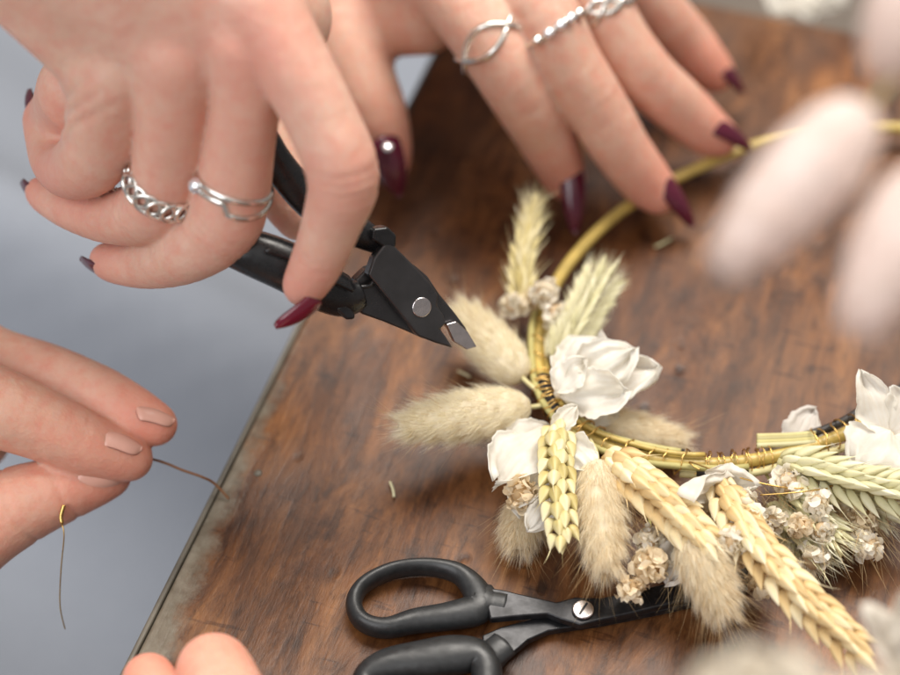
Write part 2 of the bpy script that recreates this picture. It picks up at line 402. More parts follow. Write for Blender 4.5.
def make_hand(name, fingers, palm, mat_, label, creases=(), flush=(), h=0.9, kweb=4.0, kpalm=10.0, kside=0.5, dents=()):
    """fingers: lists of (point, radius); palm: list of (pa, ra, pb, rb)"""
    fcon = []
    for ch in fingers:
        P = catmull([np.append(p, r) for p, r in ch], 4)
        fcon.append([(P[i, :3], P[i, 3], P[i+1, :3], P[i+1, 3]) for i in range(len(P)-1)])
    def sdf(X):
        dp = None
        for a, ra, b, rb in palm:
            d = cone_d(X, a, ra, b, rb); dp = d if dp is None else smin(dp, d, kpalm)
        tot = dp
        for cs in fcon:
            d = None
            for a, ra, b, rb in cs:
                e = cone_d(X, a, ra, b, rb); d = e if d is None else smin(d, e, 0.8)
            if dp is not None: d = smin(d, dp, kweb)
            tot = d if tot is None else smin(tot, d, kside)
        for c, r, R in dents:      # hollows
            tot = -smin(-tot, np.linalg.norm(X-c, axis=1)-r, R)
        return tot
    pts = [(p, r) for ch in fingers for p, r in ch]+[(a, ra) for a, ra, b, rb in palm]+[(b, rb) for a, ra, b, rb in palm]
    lo = np.min([p-r for p, r in pts], 0)-3; hi = np.max([p+r for p, r in pts], 0)+3
    dim = np.ceil((hi-lo)/h).astype(int)+1
    g = [lo[k]+np.arange(dim[k])*h for k in range(3)]
    F = np.empty(dim)
    B = 5; nb = [int(math.ceil(d/B)) for d in dim]
    bi = np.stack(np.meshgrid(*[np.arange(n) for n in nb], indexing='ij'), -1).reshape(-1, 3)
    dc = sdf(lo+(bi*B+(B-1)/2)*h); near = np.abs(dc) < (B*h*0.87+1.5)
    F = np.repeat(np.repeat(np.repeat(dc.reshape(nb), B, 0), B, 1), B, 2)
    off = np.stack(np.meshgrid(*[np.arange(B)]*3, indexing='ij'), -1).reshape(-1, 3)
    ii = (bi[near][:, None]*B+off[None]).reshape(-1, 3)
    for q0 in range(0, len(ii), 200000):
        b_ = ii[q0:q0+200000]; F[b_[:, 0], b_[:, 1], b_[:, 2]] = sdf(lo+b_*h)
    vs, q = surface_nets(F, lo, h)
    def grad(X):
        e = 0.25; return nrm(np.stack([sdf(X+A(*[e*(k == j) for j in range(3)]))-sdf(X-A(*[e*(k == j) for j in range(3)])) for k in range(3)], 1))
    for _ in range(2):
        d = sdf(vs); vs = vs-grad(vs)*np.clip(d, -1, 1)[:, None]
    N = grad(vs)
    for c, ax, rad, w, dep in creases:
        ax = nrm(ax); rel = vs-c; t = rel @ ax
        wob = 0.35*np.sin((rel @ nrm(np.cross(ax, A(.3, .5, .8))))*0.9)
        m_ = np.exp(-((t+wob)/w)**2)*np.clip(1.3-np.linalg.norm(rel, axis=1)/rad, 0, 1)
        vs = vs-N*(dep*m_)[:, None]
    fl = np.zeros(len(vs))
    for c, r, s in flush: fl = np.maximum(fl, s*np.exp(-(np.linalg.norm(vs-c, axis=1)/r)**2))
    o = mk(name, vs, q, mat_, None, True, {'flush': fl})
    tag(o, label, 'hand')
    return o
def nail(parent, base, tip, width, up, mat_, arch=0.35, curl=0.18, pointed=0.8, lift=0.0, th=0.45, label=None, pw=None):
    base = np.asarray(base); tip = np.asarray(tip); L = np.linalg.norm(tip-base); t = (tip-base)/L
    up = nrm(np.asarray(up)-t*np.dot(up, t)); s = np.cross(t, up); nu, nv = 14, 10; v = []; f = []
    for layer in (0, 1):
        for i in range(nu+1):
            u = i/nu
            w = width*0.5*(min(1, (u/0.14)**0.5) if u < 0.14 else 1)*((1-((u-0.14)/0.86)**(pw or (2.6-0.8*pointed)))**(0.55) if u > 0.14 else 1)
            w = max(w, 0.12*width*0.5)
            for j in range(nv+1):
                q = j/nv*2-1
                z = -arch*width*0.5*(q*q)*(w/(width*0.5))**0.6+curl*L*(4*u*(1-u))*0.5
                v.append(base+t*L*u+s*w*q+up*(z+lift-(th if layer else 0)))
    m = (nu+1)*(nv+1); g = lambda l, i, j: l*m+i*(nv+1)+j
    for i in range(nu):
        for j in range(nv):
            f.append((g(0, i, j), g(0, i+1, j), g(0, i+1, j+1), g(0, i, j+1))); f.append((g(1, i, j), g(1, i, j+1), g(1, i+1, j+1), g(1, i+1, j)))
    for i in range(nu):
        for j in (0, nv): f.append((g(0, i, j), g(0, i+1, j), g(1, i+1, j), g(1, i, j)))
    for j in range(nv):
        for i in (0, nu): f.append((g(0, i, j), g(0, i, j+1), g(1, i, j+1), g(1, i, j)))
    o = mk('fingernail', v, f, mat_, parent)
    if label: o['label'] = label
    return o

VW = -FWD   # towards the camera
# ---- the working hand with the pliers (upper left)
NEAR = 0.945
def VA(px, py, d): return V(px, py, d*NEAR)
def JA(px, py, d, r): return J(px, py, d*NEAR, r)
ix = [JA(258, 0, 332, 40), JA(290, 60, 333, 38), JA(322, 120, 335, 35.5), JA(343, 176, 338, 35.5), JA(332, 222, 345, 29), JA(317, 262, 351, 25.5), JA(304, 286, 355, 21)]
md = [JA(248, 48, 335, 37), JA(247, 95, 340, 33.5), JA(240, 145, 347, 34), JA(233, 190, 353, 36), JA(222, 224, 358, 37), JA(188, 250, 366, 32), JA(150, 262, 376, 26), JA(118, 263, 383, 20), JA(106, 260, 386, 16)]
rg = [JA(176, 58, 339, 39), JA(174, 105, 345, 36), JA(170, 150, 352, 34.5), JA(163, 187, 358, 34), JA(147, 211, 364, 32), JA(110, 217, 373, 26), JA(73, 209, 381, 21), JA(48, 198, 388, 16.5), JA(39, 191, 391, 13)]
lt = [JA(110, 72, 346, 43), JA(106, 118, 353, 40), JA(92, 158, 361, 35), JA(70, 170, 370, 28), JA(52, 162, 377, 20), JA(42, 142, 384, 15), JA(37, 118, 390, 11.5)]
th = [JA(120, 0, 385, 60), JA(215, 80, 390, 44), JA(268, 165, 391, 34), JA(300, 215, 392, 26)]
W = JA(-80, -190, 330, 105)
pal = [(W[0], W[1], p[0]+FWD*2.2, p[1]*0.88) for p in (ix[0], md[0], rg[0], lt[0])]
pal += [(W[0]+FWD*12, W[1], th[0][0], th[0][1]), (ix[0][0]+FWD*16, 11, rg[0][0]+FWD*16, 11), (VA(80, 92, 372), 6.5, VA(50, 122, 402), 4.5), (VA(80, 92, 372), 6.5, VA(60, 150, 398), 4.0), (JA(60, -60, 362, 60)[0], 16, JA(170, 30, 362, 60)[0], 13)]
cr = []
for ch, k, s in ((ix, 3, 1), (md, 4, 1), (rg, 4, 1)):
    ax = nrm(ch[k+1][0]-ch[k-1][0])
    for dt in (-2.6, -0.9, 1.0, 2.7): cr.append((ch[k][0]+ax*dt, ax, ch[k][1]*1.5, 0.5, 0.28))
ax = nrm(ix[5][0]-ix[4][0])
for dt in (-1.2, 0.6): cr.append((ix[5][0]+ax*dt-ax*2, ax, ix[5][1]*1.5, 0.45, 0.22))
# soft creases across the back of the hand, on the little-finger side
for k, (px, py) in enumerate(((62, 104), (66, 118), (74, 130))):
    p = VA(px, py, 350); cr.append((p, VA(px+6, py+14, 350)-p, 13, 0.8, 0.45))
fl = [(c[3][0], 9, 0.8) for c in (ix, md, rg)]+[(c[-1][0], 11, 0.9) for c in (ix, md, rg, lt)]+[(VA(252, 50, 328), 11, 0.75), (VA(182, 62, 331), 9, 0.5), (VA(300, 60, 328), 9, 0.3), (VA(235, 130, 340), 16, 0.35), (VA(170, 140, 345), 14, 0.3), (lt[3][0], 14, 0.8)]
handA = make_hand('hand', [ix, md, rg, lt, th], pal, M['skinA'],
    'hand at the upper left with curled fingers gripping the black cutting pliers', cr, fl, 0.65, kweb=4.0, kpalm=5, kside=0.9)
def N_(px, py, d): return VA(px, py, d)
nail(handA, VA(322, 303, 353), VA(276, 329, 352), 5.4, VW*0.55-UP*0.9+RIGHT*0.35, M['burgundy'], arch=0.5, label='long glossy burgundy nail of the index finger')
nail(handA, VA(126, 279, 379), VA(80, 261, 389), 6.0, -UP*1.0-RIGHT*0.45+VW*0.12, M['plum'], arch=0.6)
nail(handA, VA(46, 207, 388), VA(20, 184, 394), 6.4, -RIGHT*0.8-UP*0.8+VW*0.1, M['plum'], arch=0.6)
nail(handA, VA(29, 120, 391), VA(27, 90, 395), 5.6, -RIGHT*1.0, M['plum'], arch=0.6)

# ---- the resting hand (upper middle), fingertips on the table
def K(px, py, z, rpx): return J(px, py, z, rpx, True)
tb = [K(318, -70, 40, 44), K(330, -5, 34, 40), K(352, 60, 27, 36), K(374, 112, 20, 32), K(386, 146, 14, 25), K(390, 163, 11, 19)]
i2 = [K(425, -55, 50, 44), K(468, 5, 47, 40), K(497, 50, 42, 36), K(521, 92, 34, 33), K(543, 132, 23, 28.5), K(558, 163, 14, 24), K(566, 182, 9, 19)]
m2 = [K(480, -70, 54, 42), K(537, 5, 49, 36), K(566, 60, 40, 33), K(597, 108, 30, 30.5), K(622, 150, 20, 28), K(645, 180, 12, 25), K(659, 194, 9, 20)]
r2 = [K(535, -90, 52, 42), K(590, -5, 44, 34), K(620, 45, 35, 31.5), K(650, 80, 27, 29), K(683, 110, 18, 27), K(707, 131, 12, 23), K(720, 138, 10, 18)]
l2 = [K(585, -110, 46, 38), K(630, -30, 36, 29), K(660, 10, 27, 26), K(684, 37, 19, 25), K(703, 61, 13, 23), K(716, 74, 10, 18)]
W2 = K(360, -330, 60, 95)
pal2 = [(W2[0], W2[1], p[0], p[1]) for p in (i2[0], m2[0], r2[0], l2[0])]+[(W2[0], W2[1], tb[0][0], tb[0][1]), (tb[0][0], 9, i2[0][0]-A(0, 0, 6), 9), (K(350, 5, 30, 1)[0], 7.5, K(440, -8, 40, 1)[0], 8.5), (K(355, 32, 26, 1)[0], 5.5, K(425, 26, 36, 1)[0], 6)]
cr2 = []; fl2 = []
for ch in (i2, m2, r2, l2):
    k = 3; ax = nrm(ch[k+1][0]-ch[k-1][0])
    for dt in (-2.4, -0.8, 0.9, 2.5): cr2.append((ch[k][0]+ax*dt, ax, ch[k][1]*1.5, 0.5, 0.25))
    k = 4; ax = nrm(ch[k+1][0]-ch[k-1][0])
    for dt in (-0.8, 0.8): cr2.append((ch[k][0]+ax*dt, ax, ch[k][1]*1.4, 0.45, 0.2))
    fl2 += [(ch[3][0], 8, 0.35), (ch[-1][0], 14, 0.95)]
fl2 += [(tb[-1][0], 13, 0.8), (K(405, 10, 30, 1)[0], 14, 0.7)]
handB = make_hand('hand', [tb, i2, m2, r2, l2], pal2, M['skinB'],
    'hand with long plum nails and silver rings resting its spread fingertips on the table', cr2, fl2, 0.8, kweb=5, kpalm=6, kside=0.9)
upn = A(0, -0.25, 1)
def nz(b, t, w, up, z0, z1, **k): return nail(handB, U(*b, z0), U(*t, z1), w, up, M['plum'], **k)
nz((382, 137), (401, 197), 8.0, A(0.25, -0.8, 0.7), 22, 9, arch=0.5, label='long plum thumbnail with a gem near its base')
nz((572, 162), (576, 234), 6.2, A(0.35, -0.75, 0.8), 16, 4, arch=0.5)
nz((659, 172), (695, 226), 6.0, A(0.6, -0.5, 0.9), 16, 4, arch=0.5)
nz((710, 118), (753, 148), 5.8, A(0.5, -0.2, 0.9), 18, 9, arch=0.5)
nz((716, 56), (745, 92), 5.6, A(0.5, -0.1, 0.9), 16, 7, arch=0.5)
g_ = U(388, 147, 21.2); v, f = ball(g_, 1.35, 8, 5, (1, 1, 0.6)); mk('nail_gem', v, f, M['gem'], handB, False)

# ---- the hand holding the thin wire (left edge)
a3 = [JA(-60, 338, 398, 42), JA(-10, 362, 396, 36), JA(45, 378, 394, 34), JA(95, 396, 392, 31), JA(135, 416, 390, 27), JA(157, 425, 389, 20)]
b3 = [JA(-70, 385, 380, 46), JA(-10, 405, 380, 40), JA(40, 424, 382, 35), JA(85, 444, 384, 31), JA(118, 455, 386, 25.5), JA(132, 459, 387, 20)]
c3 = [JA(-90, 580, 384, 60), JA(-30, 533, 384, 46), JA(20, 505, 386, 39), JA(65, 489, 387, 31), JA(99, 479, 389, 24), JA(112, 476, 390, 18)]
d3 = [JA(-90, 360, 410, 42), JA(-50, 400, 412, 36), JA(-20, 440, 410, 30)]
W3 = JA(-330, 470, 400, 110)
pal3 = [(W3[0], W3[1], a3[0][0], a3[0][1]), (W3[0], W3[1], b3[0][0], b3[0][1]), (W3[0], W3[1], c3[0][0], c3[0][1]), (W3[0], W3[1], d3[0][0], d3[0][1])]
cr3 = []
for px, py, qx, qy, r in ((22, 528, 48, 500, 8), (52, 500, 62, 505, 8)):
    p = VA(px, py, 378); cr3.append((c3[2][0] if px < 40 else c3[3][0], VA(40, -18, 0)-VA(0, 0, 0) if False else RIGHT*0.86+UP*0.45, 14, 0.5, 0.4))
for ch in (a3, b3):
    ax = nrm(ch[3][0]-ch[2][0])
    for dt in (-1.5, 0, 1.5): cr3.append((ch[3][0]-ax*3+ax*dt, ax, ch[3][1]*1.4, 0.45, 0.2))
fl3 = [(a3[-1][0], 13, 0.9), (b3[-1][0], 12, 0.7), (c3[-1][0], 16, 0.9), (c3[1][0], 14, 0.7), (a3[2][0], 10, 0.3)]
handC = make_hand('hand', [a3, b3, c3, d3], pal3, M['skinC'],
    'hand at the left edge with unpainted nails pinching a thin wire between finger and thumb', cr3, fl3, 0.75, kweb=5, kpalm=8, kside=0.8)
nail(handC, VA(138, 405, 384), VA(176, 417, 387), 4.8, UP*1.0+VW*0.45+RIGHT*0.1, M['bare_nail'], arch=0.6, pw=5, lift=-0.5)
nail(handC, VA(104, 429, 380), VA(144, 445, 383), 5.0, UP*0.95+VW*0.55+RIGHT*0.1, M['bare_nail'], arch=0.6, pw=5, lift=-0.6)
nail(handC, VA(74, 484, 381.5), VA(127, 474, 385), 6.2, -UP*0.35+VW*0.95, M['bare_nail'], arch=0.5, pw=5, lift=-0.3)

# ---- the fingertips at the bottom edge
a4 = [J(300, 860, 285, 46), J(262, 790, 300, 42), J(232, 715, 316, 42), J(214, 671, 326, 38)]
b4 = [J(210, 870, 290, 42), J(180, 790, 306, 36), J(162, 725, 320, 32), J(149, 680, 330, 27)]
W4 = J(330, 1060, 270, 110)
pal4 = [(W4[0], W4[1], a4[0][0], a4[0][1]), (W4[0], W4[1], b4[0][0], b4[0][1])]
handD = make_hand('hand', [a4, b4], pal4, M['skinC'], 'two pink fingertips reaching over the table corner at the bottom edge', [],
    [(a4[-1][0], 14, 0.7), (b4[-1][0], 14, 0.9)], 0.9, kweb=5, kpalm=8, kside=0.4)

# ================================================================== finger rings
def ring_frame(ch, px_t, k):
    P = catmull([np.append(p, r) for p, r in ch], 12); i = int(k*12)
    c = P[i, :3]; r = P[i, 3]; t = nrm(P[min(i+1, len(P)-1), :3]-P[i-1, :3]); return c, r, t
def circ(c, r, t, f, a0=0.0, n=64, tilt=0.0):
    """closed loop about axis t; f(angle)->(offset along t, extra radius); angle 0 faces the camera"""
    e = nrm(VW-t*np.dot(VW, t)); s = np.cross(t, e); out = []
    for k in range(n):
        a = 2*math.pi*k/n; o, dr = f(a)
        out.append(c+(e*math.cos(a+a0)+s*math.sin(a+a0))*(r+dr)+t*(o+tilt*math.sin(a)))
    return np.array(out)
GR = 'silver rings worn on the fingers'
def finish_ring(acc, lab): return tag(acc.build('finger_ring', M['silver']), lab, 'ring', GR)
c, r, t = ring_frame(md, 0, 2.75)
ringA = thing('finger_ring', c, 'double-band silver ring on the middle finger of the hand holding pliers', 'ring', GR)
ac = Acc()
ac.add(*tube(circ(c, r+0.35, t, lambda a: (-0.2+1.5*math.sin(a*0.5+0.3)**2*1.2, 0), tilt=-1.2), 0.62, 8, True))
ac.add(*tube(circ(c, r+0.35, t, lambda a: (2.2-1.3*math.cos(a*1.5+.5)*0.8, 0), tilt=-1.2), 0.62, 8, True)); ac.build('band', M['silver'], ringA)
ep = nrm(VW-t*np.dot(VW, t)); sp = np.cross(t, ep)
sgn = 1 if np.dot(sp, RIGHT) < 0 else -1
pg = c+(ep*math.cos(0.95)+sp*sgn*math.sin(0.95))*(r+1.0)+t*0.6
v, f = ball(pg, 1.5, 10, 6); mk('stone', v, f, M['gem'], ringA, False)
c, r, t = ring_frame(rg, 0, 2.95)
ringB = thing('finger_ring', c, 'chunky silver chain-link ring on the ring finger of the hand with pliers', 'ring', GR)
nl = 17
for k in range(nl):
    a = 2*math.pi*k/nl
    e = nrm(VW-t*np.dot(VW, t)); s = np.cross(t, e); rd = e*math.cos(a)+s*math.sin(a); tg = -e*math.sin(a)+s*math.cos(a)
    cc = c+rd*(r+0.6)-t*0.8*math.sin(a)
    loop = np.array([cc+tg*2.5*math.cos(q)+t*1.75*math.sin(q)+rd*0.35*math.sin(q+0.8) for q in np.arange(18)*2*math.pi/18])
    ac = Acc(); ac.add(*tube(loop, 0.48, 7, True)); ac.build('link', M['silver'], ringB)
c, r, t = ring_frame(i2, 0, 1.85)
ringC = thing('finger_ring', c, 'open infinity-twist silver ring on the index finger of the resting hand', 'ring', GR)
ac = Acc()
for s_ in (1, -1):
    ac.add(*tube(circ(c, r+0.35, t, lambda a: (s_*3.0*math.sin(a*1.5+0.9), 0.25*math.cos(3*a+s_)), n=90), 0.62, 8, True)) if False else None
def lobe(a, s_):
    w = math.atan2(math.sin(a), math.cos(a)); return (s_*2.9*math.cos(w*1.9-0.6)*max(0, 1-(abs(w)/2.4)**4), 0.3*s_*math.sin(w*2))
for s_ in (1, -1): ac.add(*tube(circ(c, r+0.35, t, lambda a: lobe(a, s_), n=90, tilt=0.6), 0.66, 8, True))
ac.build('band', M['silver'], ringC)
c, r, t = ring_frame(m2, 0, 1.45)
ringD = thing('finger_ring', c, 'silver ring with small bead-like stones on the middle finger of the resting hand', 'ring', GR)
ac = Acc(); ac.add(*tube(circ(c, r+0.3, t, lambda a: (0.6*math.sin(2*a), 0)), 0.75, 8, True)); ac.build('band', M['silver'], ringD)
e = nrm(VW-t*np.dot(VW, t)); s = np.cross(t, e)
for a in (-0.85, -0.5, -0.15, 0.2, 0.55):
    v, f = ball(c+(e*math.cos(a)+s*math.sin(a))*(r+1.0)+t*0.6*math.sin(2*a), 1.25, 8, 6); mk('stone', v, f, M['gem'] if abs(a+0.15) < .4 else M['silver'], ringD, False)
c, r, t = ring_frame(r2, 0, 1.3)
ringE = thing('finger_ring', c, 'wide knotted silver-gold ring on the ring finger of the resting hand', 'ring', GR)
ac = Acc()
for q in range(3): ac.add(*tube(circ(c, r+0.3, t, lambda a: (1.9*math.sin(3*a+q*2.1), 0.6*math.cos(3*a+q*2.1)), n=90), 0.72, 8, True))
ac.build('band', M['silver'], ringE)

# ================================================================== cutting pliers
def P3(px, py, d=None):      # plane of the pliers: tip near the wreath, handles higher up and nearer
    if d is None: d = 364+ (px-300)*0.08+(py-250)*0.04
    return V(px, py, d*NEAR)
PN = nrm(np.cross(P3(470, 340)-P3(250, 250), P3(300, 330)-P3(300, 200)))
if np.dot(PN, VW) < 0: PN = -PN
pl = thing('cutting_pliers', P3(415, 304), 'black flush-cutting pliers held by the hand at the upper left, jaws at a bunny tail', 'pliers')
def part(name, outline, off, th_, m_, bev=0.5, parent=None, smooth_=3):
    P = catmull([P3(*q) for q in outline], smooth_, True) if smooth_ > 1 else np.array([P3(*q) for q in outline])
    v, f = prism(P+PN*off, PN, th_); o = mk(name, v, f, m_, parent or pl, False); bevel(o, bev, 2, 25); return o
part('jaw', [(382, 236), (392, 247), (408, 263), (423, 279), (432, 292), (431, 303), (437, 312), (440, 320), (434, 326), (440, 334), (447, 345), (430, 340), (412, 333), (386, 301), (362, 272), (368, 255)], 0.6, 3.0, M['plier_steel'], 0.5, smooth_=1)
part('jaw', [(400, 258), (414, 265), (427, 276), (439, 294), (453, 311), (465, 327), (472, 343), (466, 347), (456, 337), (449, 329), (441, 322), (436, 334), (424, 339), (404, 330), (382, 321), (362, 314), (350, 304), (354, 280), (366, 268)], -2.6, 3.2, M['plier_steel'], 0.5, smooth_=1)
part('cutting_edge', [(442, 322), (452, 319), (464, 330), (473, 345), (463, 348), (450, 340)], 0.8, 1.5, M['bright_steel'], 0.3, smooth_=1)
part('spring_stop', [(367, 226), (382, 224), (391, 233), (390, 246), (378, 245), (366, 238)], 0.2, 3.4, M['grip'], 0.6, smooth_=1)
Rp = P3(415, 304)+PN*3.2
tt = nrm(np.cross(PN, RIGHT)); uu = np.cross(tt, PN)
rv = np.array([Rp+(uu*math.cos(a)+tt*math.sin(a))*2.0 for a in np.arange(28)*2*math.pi/28])
v, f = prism(rv, PN, 0.7); bevel(mk('rivet', v, f, M['bright_steel'], pl, False), 0.3)
# the two handles: flattened curved grips
def grip(pts, off, name='handle'):
    Q = catmull([np.append(P3(px, py)+PN*o_, w) for px, py, w, o_ in pts], 6)
    ac = Acc(); ac.add(*tube(Q[:, :3], Q[:, 3], 14, False, up=PN, ry=np.minimum(Q[:, 3]*0.75, 3.2))); return ac.build(name, M['grip'], pl)
g1 = grip([(360, 292, 2.6, 1), (345, 296, 3.9, 1), (320, 286, 4.5, 1), (290, 268, 4.7, 1), (255, 254, 4.4, -1), (232, 249, 3.6, -3), (212, 247, 2.6, -5)], 0)
g2 = grip([(378, 243, 2.2, 0), (362, 234, 2.9, 0), (335, 222, 3.2, 0), (308, 200, 3.2, 0), (290, 180, 3.2, 0), (274, 158, 3.1, 0), (255, 125, 3.0, 0), (225, 80, 2.6, 0)], 0)
part('handle_lip', [(329, 305), (340, 299), (349, 310), (350, 316), (341, 317)], 0.5, 3.2, M['grip'], 0.6, g1, 1)
ac = Acc()
Q = catmull([P3(px, py)+PN*1.9 for px, py in ((352, 286), (366, 284), (372, 279), (385, 281), (392, 276), (398, 296), (404, 314))], 6)
ac.add(*tube(Q, 0.45, 6)); ac.build('return_spring', M['plier_steel'], pl)
Q = catmull([P3(px, py)+PN*4.9 for px, py in ((345, 286), (320, 274), (290, 258), (258, 246))], 6)
ac = Acc(); ac.add(*tube(Q, 0.5, 6)); ac.build('grip_ridge', M['grip'], g1)

# ================================================================== scissors
sc = thing('scissors', U(583, 610, 0), 'black scissors lying on the table below the wreath with blades under the bunny tails', 'scissors')
def flat(name, pts, z0, z1, m_, bev=0.5, parent=None, sm=1):
    P = [U(px, py, z0) for px, py in pts]
    P = catmull(P, sm, True) if sm > 1 else np.array(P)
    v, f = prism(P, A(0, 0, 1), z1-z0); o = mk(name, v, f, m_, parent or sc, False); bevel(o, bev, 2, 25); return o
bl1 = flat('blade', [(482, 592), (500, 594), (525, 600), (556, 607), (574, 602), (600, 603), (640, 594), (690, 583), (740, 572), (775, 567), (740, 588), (690, 604), (640, 616), (600, 625), (580, 630), (560, 624), (548, 619), (520, 621), (490, 624)], 3.2, 5.0, M['sc_blade'], 0.4)
bl2 = flat('blade', [(482, 640), (500, 632), (530, 624), (556, 613), (580, 604), (610, 606), (660, 600), (720, 588), (770, 578), (730, 600), (660, 616), (600, 628), (572, 632), (548, 636), (528, 645), (508, 662), (492, 682), (482, 670)], 1.0, 2.8, M['sc_blade'], 0.4)
c_ = U(583, 611, 5.0)
v, f = prism(np.array([c_+A(math.cos(a), math.sin(a), 0)*2.1 for a in np.arange(26)*2*math.pi/26]), A(0, 0, 1), 0.8)
screw = mk('screw', v, f, M['bright_steel'], sc, False); bevel(screw, 0.35)
v, f = prism(np.array([c_+A(0, 0, .85)+nrm(A(.5, .8, 0))*x+nrm(A(.8, -.5, 0))*y for x, y in ((-1.5, -.2), (1.5, -.2), (1.5, .2), (-1.5, .2))]), A(0, 0, 1), 0.06); mk('screw_slot', v, f, M['sc_blade'], screw, False)
def loop(pts, name='handle'):
    Q = catmull([np.append(U(px, py, z), [w, hh]) for px, py, z, w, hh in pts], 7, True)
    ac = Acc(); ac.add(*tube(Q[:, :3], Q[:, 3], 16, True, up=A(0, 0, 1), ry=Q[:, 4])); return ac.build(name, M['sc_handle'], sc)
h1 = loop([(354, 603, 2.85, 1.61, 2.38), (364, 585, 3.1, 1.42, 2.38), (392, 571, 3.22, 1.38, 2.44), (425, 567, 3.22, 1.42, 2.44), (457, 573, 3.22, 1.9, 2.51), (475, 590, 3.22, 2.66, 2.57),
           (478, 608, 3.22, 3.23, 2.57), (450, 616, 3.1, 2.85, 2.51), (415, 621, 2.98, 2.47, 2.44), (385, 628, 2.85, 1.9, 2.38), (362, 621, 2.85, 1.71, 2.38)])
h2 = loop([(372, 700, 3.1, 2.38, 2.64), (365, 680, 3.1, 2.47, 2.64), (385, 666, 3.72, 3.23, 2.77), (420, 660, 4.03, 3.8, 2.97), (455, 655, 4.03, 3.99, 2.97), (480, 658, 4.03, 3.23, 2.9), (487, 680, 3.72, 2.85, 2.9), (478, 712, 3.72, 2.66, 2.77), (440, 735, 3.72, 2.28, 2.64), (400, 730, 3.72, 2.18, 2.64)])
ac = Acc(); ac.add(*tube(catmull([U(x, y, 3.4) for x, y in ((474, 600), (492, 603), (508, 606))], 5), [3.8]*5+[3.0]*5+[1.4], 12, up=A(0, 0, 1), ry=[2.3]*5+[1.9]*5+[1.0])); ac.build('handle_neck', M['sc_handle'], h1)
ac = Acc(); ac.add(*tube(catmull([U(x, y, 4.0) for x, y in ((478, 662), (492, 654), (506, 643))], 5), [3.8]*5+[3.0]*5+[1.4], 12, up=A(0, 0, 1), ry=[2.3]*5+[1.9]*5+[1.0])); ac.build('handle_neck', M['sc_handle'], h2)

# ================================================================== plant builders
def frame_of(t):
    t = nrm(t); s = np.cross(t, A(0, 0, 1)); s = s if np.linalg.norm(s) > 0.1 else np.cross(t, A(0, 1, 0)); s = nrm(s); return t, s, np.cross(s, t)
def bunny(base, tip, rad, parent=None, mats=('tail', 'tail_core'), nh=7000, hl=3.4, awns=150, bendv=(0, 0, -1), label=None, awn_len=9, thing_tag=None, stem_to=None, hw=0.11, core_k=0.8):
    base = np.asarray(base, float); tip = np.asarray(tip, float); L = np.linalg.norm(tip-base); t, s, n_ = frame_of(tip-base)
    bv = np.asarray(bendv, float)*L*0.06
    prof = lambda u: rad*np.clip(np.sin(np.pi*np.clip(u, 0, 1)**0.8), 0, 1)**0.45*(1.03-0.15*u)
    cen = lambda u: base+t*L*np.asarray(u)[..., None]+bv*(np.asarray(u)**2)[..., None]
    us = np.linspace(0.01, 0.99, 18); 
    v, f = tube(cen(us), prof(us)*core_k, 14)
    v = v+rng.normal(size=v.shape)*0.12
    if parent is None:
        root = thing('bunny_tail', base, *thing_tag); core = mk('seed_head', v, f, M[mats[1]], root, True, {'tint': rng.random(len(v))})
        fpar = root
    else:
        core = mk('bunny_tail', v, f, M[mats[1]], parent, True, {'tint': rng.random(len(v))}, origin=base); fpar = core
        if label: core['label'] = label
    u = rng.random(nh)**0.9*0.97; ph = rng.random(nh)*2*np.pi
    rd = s*np.cos(ph)[:, None]+n_*np.sin(ph)[:, None]
    roots = cen(u)+rd*(prof(u)*core_k*0.95)[:, None]
    out = 0.42*(1-u)+0.15
    d = nrm(t*1.0+rd*(0.62+out)[:, None]+rng.normal(size=(nh, 3))*0.26)
    bend = nrm(t+rng.normal(size=(nh, 3))*0.15)*0.35-rd*0.18
    clump = 0.8+0.4*np.sin(u*40+np.floor(ph*3))
    lens = hl*(0.6+0.6*rng.random(nh))*clump*0.9
    hv, hq, ht, m = hairs(roots, d, lens, bend, hw*(0.7+0.6*rng.random(nh)))
    tint = np.clip(np.repeat(rng.random(nh)*0.8, m)+0.2*ht, 0, 1)
    mk('fuzz', hv, hq, M[mats[0]], fpar, False, {'tint': tint})
    if awns:
        k = awns; u = 0.15+0.85*rng.random(k); ph = rng.random(k)*2*np.pi; rd = s*np.cos(ph)[:, None]+n_*np.sin(ph)[:, None]
        d = nrm(t*1.0+rd*0.62+rng.normal(size=(k, 3))*0.15)
        hv, hq, ht, m = hairs(cen(u)+rd*(prof(u)*0.7)[:, None], d, awn_len*(0.6+0.5*rng.random(k)), rng.normal(size=(k, 3))*0.12, 0.085, 4)
        mk('awns', hv, hq, M['awn'], fpar, False, {'tint': np.repeat(rng.random(k), m)})
    if stem_to is not None:
        P = catmull([base+t*L*0.1, base-t*2, np.asarray(stem_to)], 6); ac = Acc(); ac.add(*tube(P, 0.5, 7)); ac.build('stem', M['stem'], fpar)
    return core
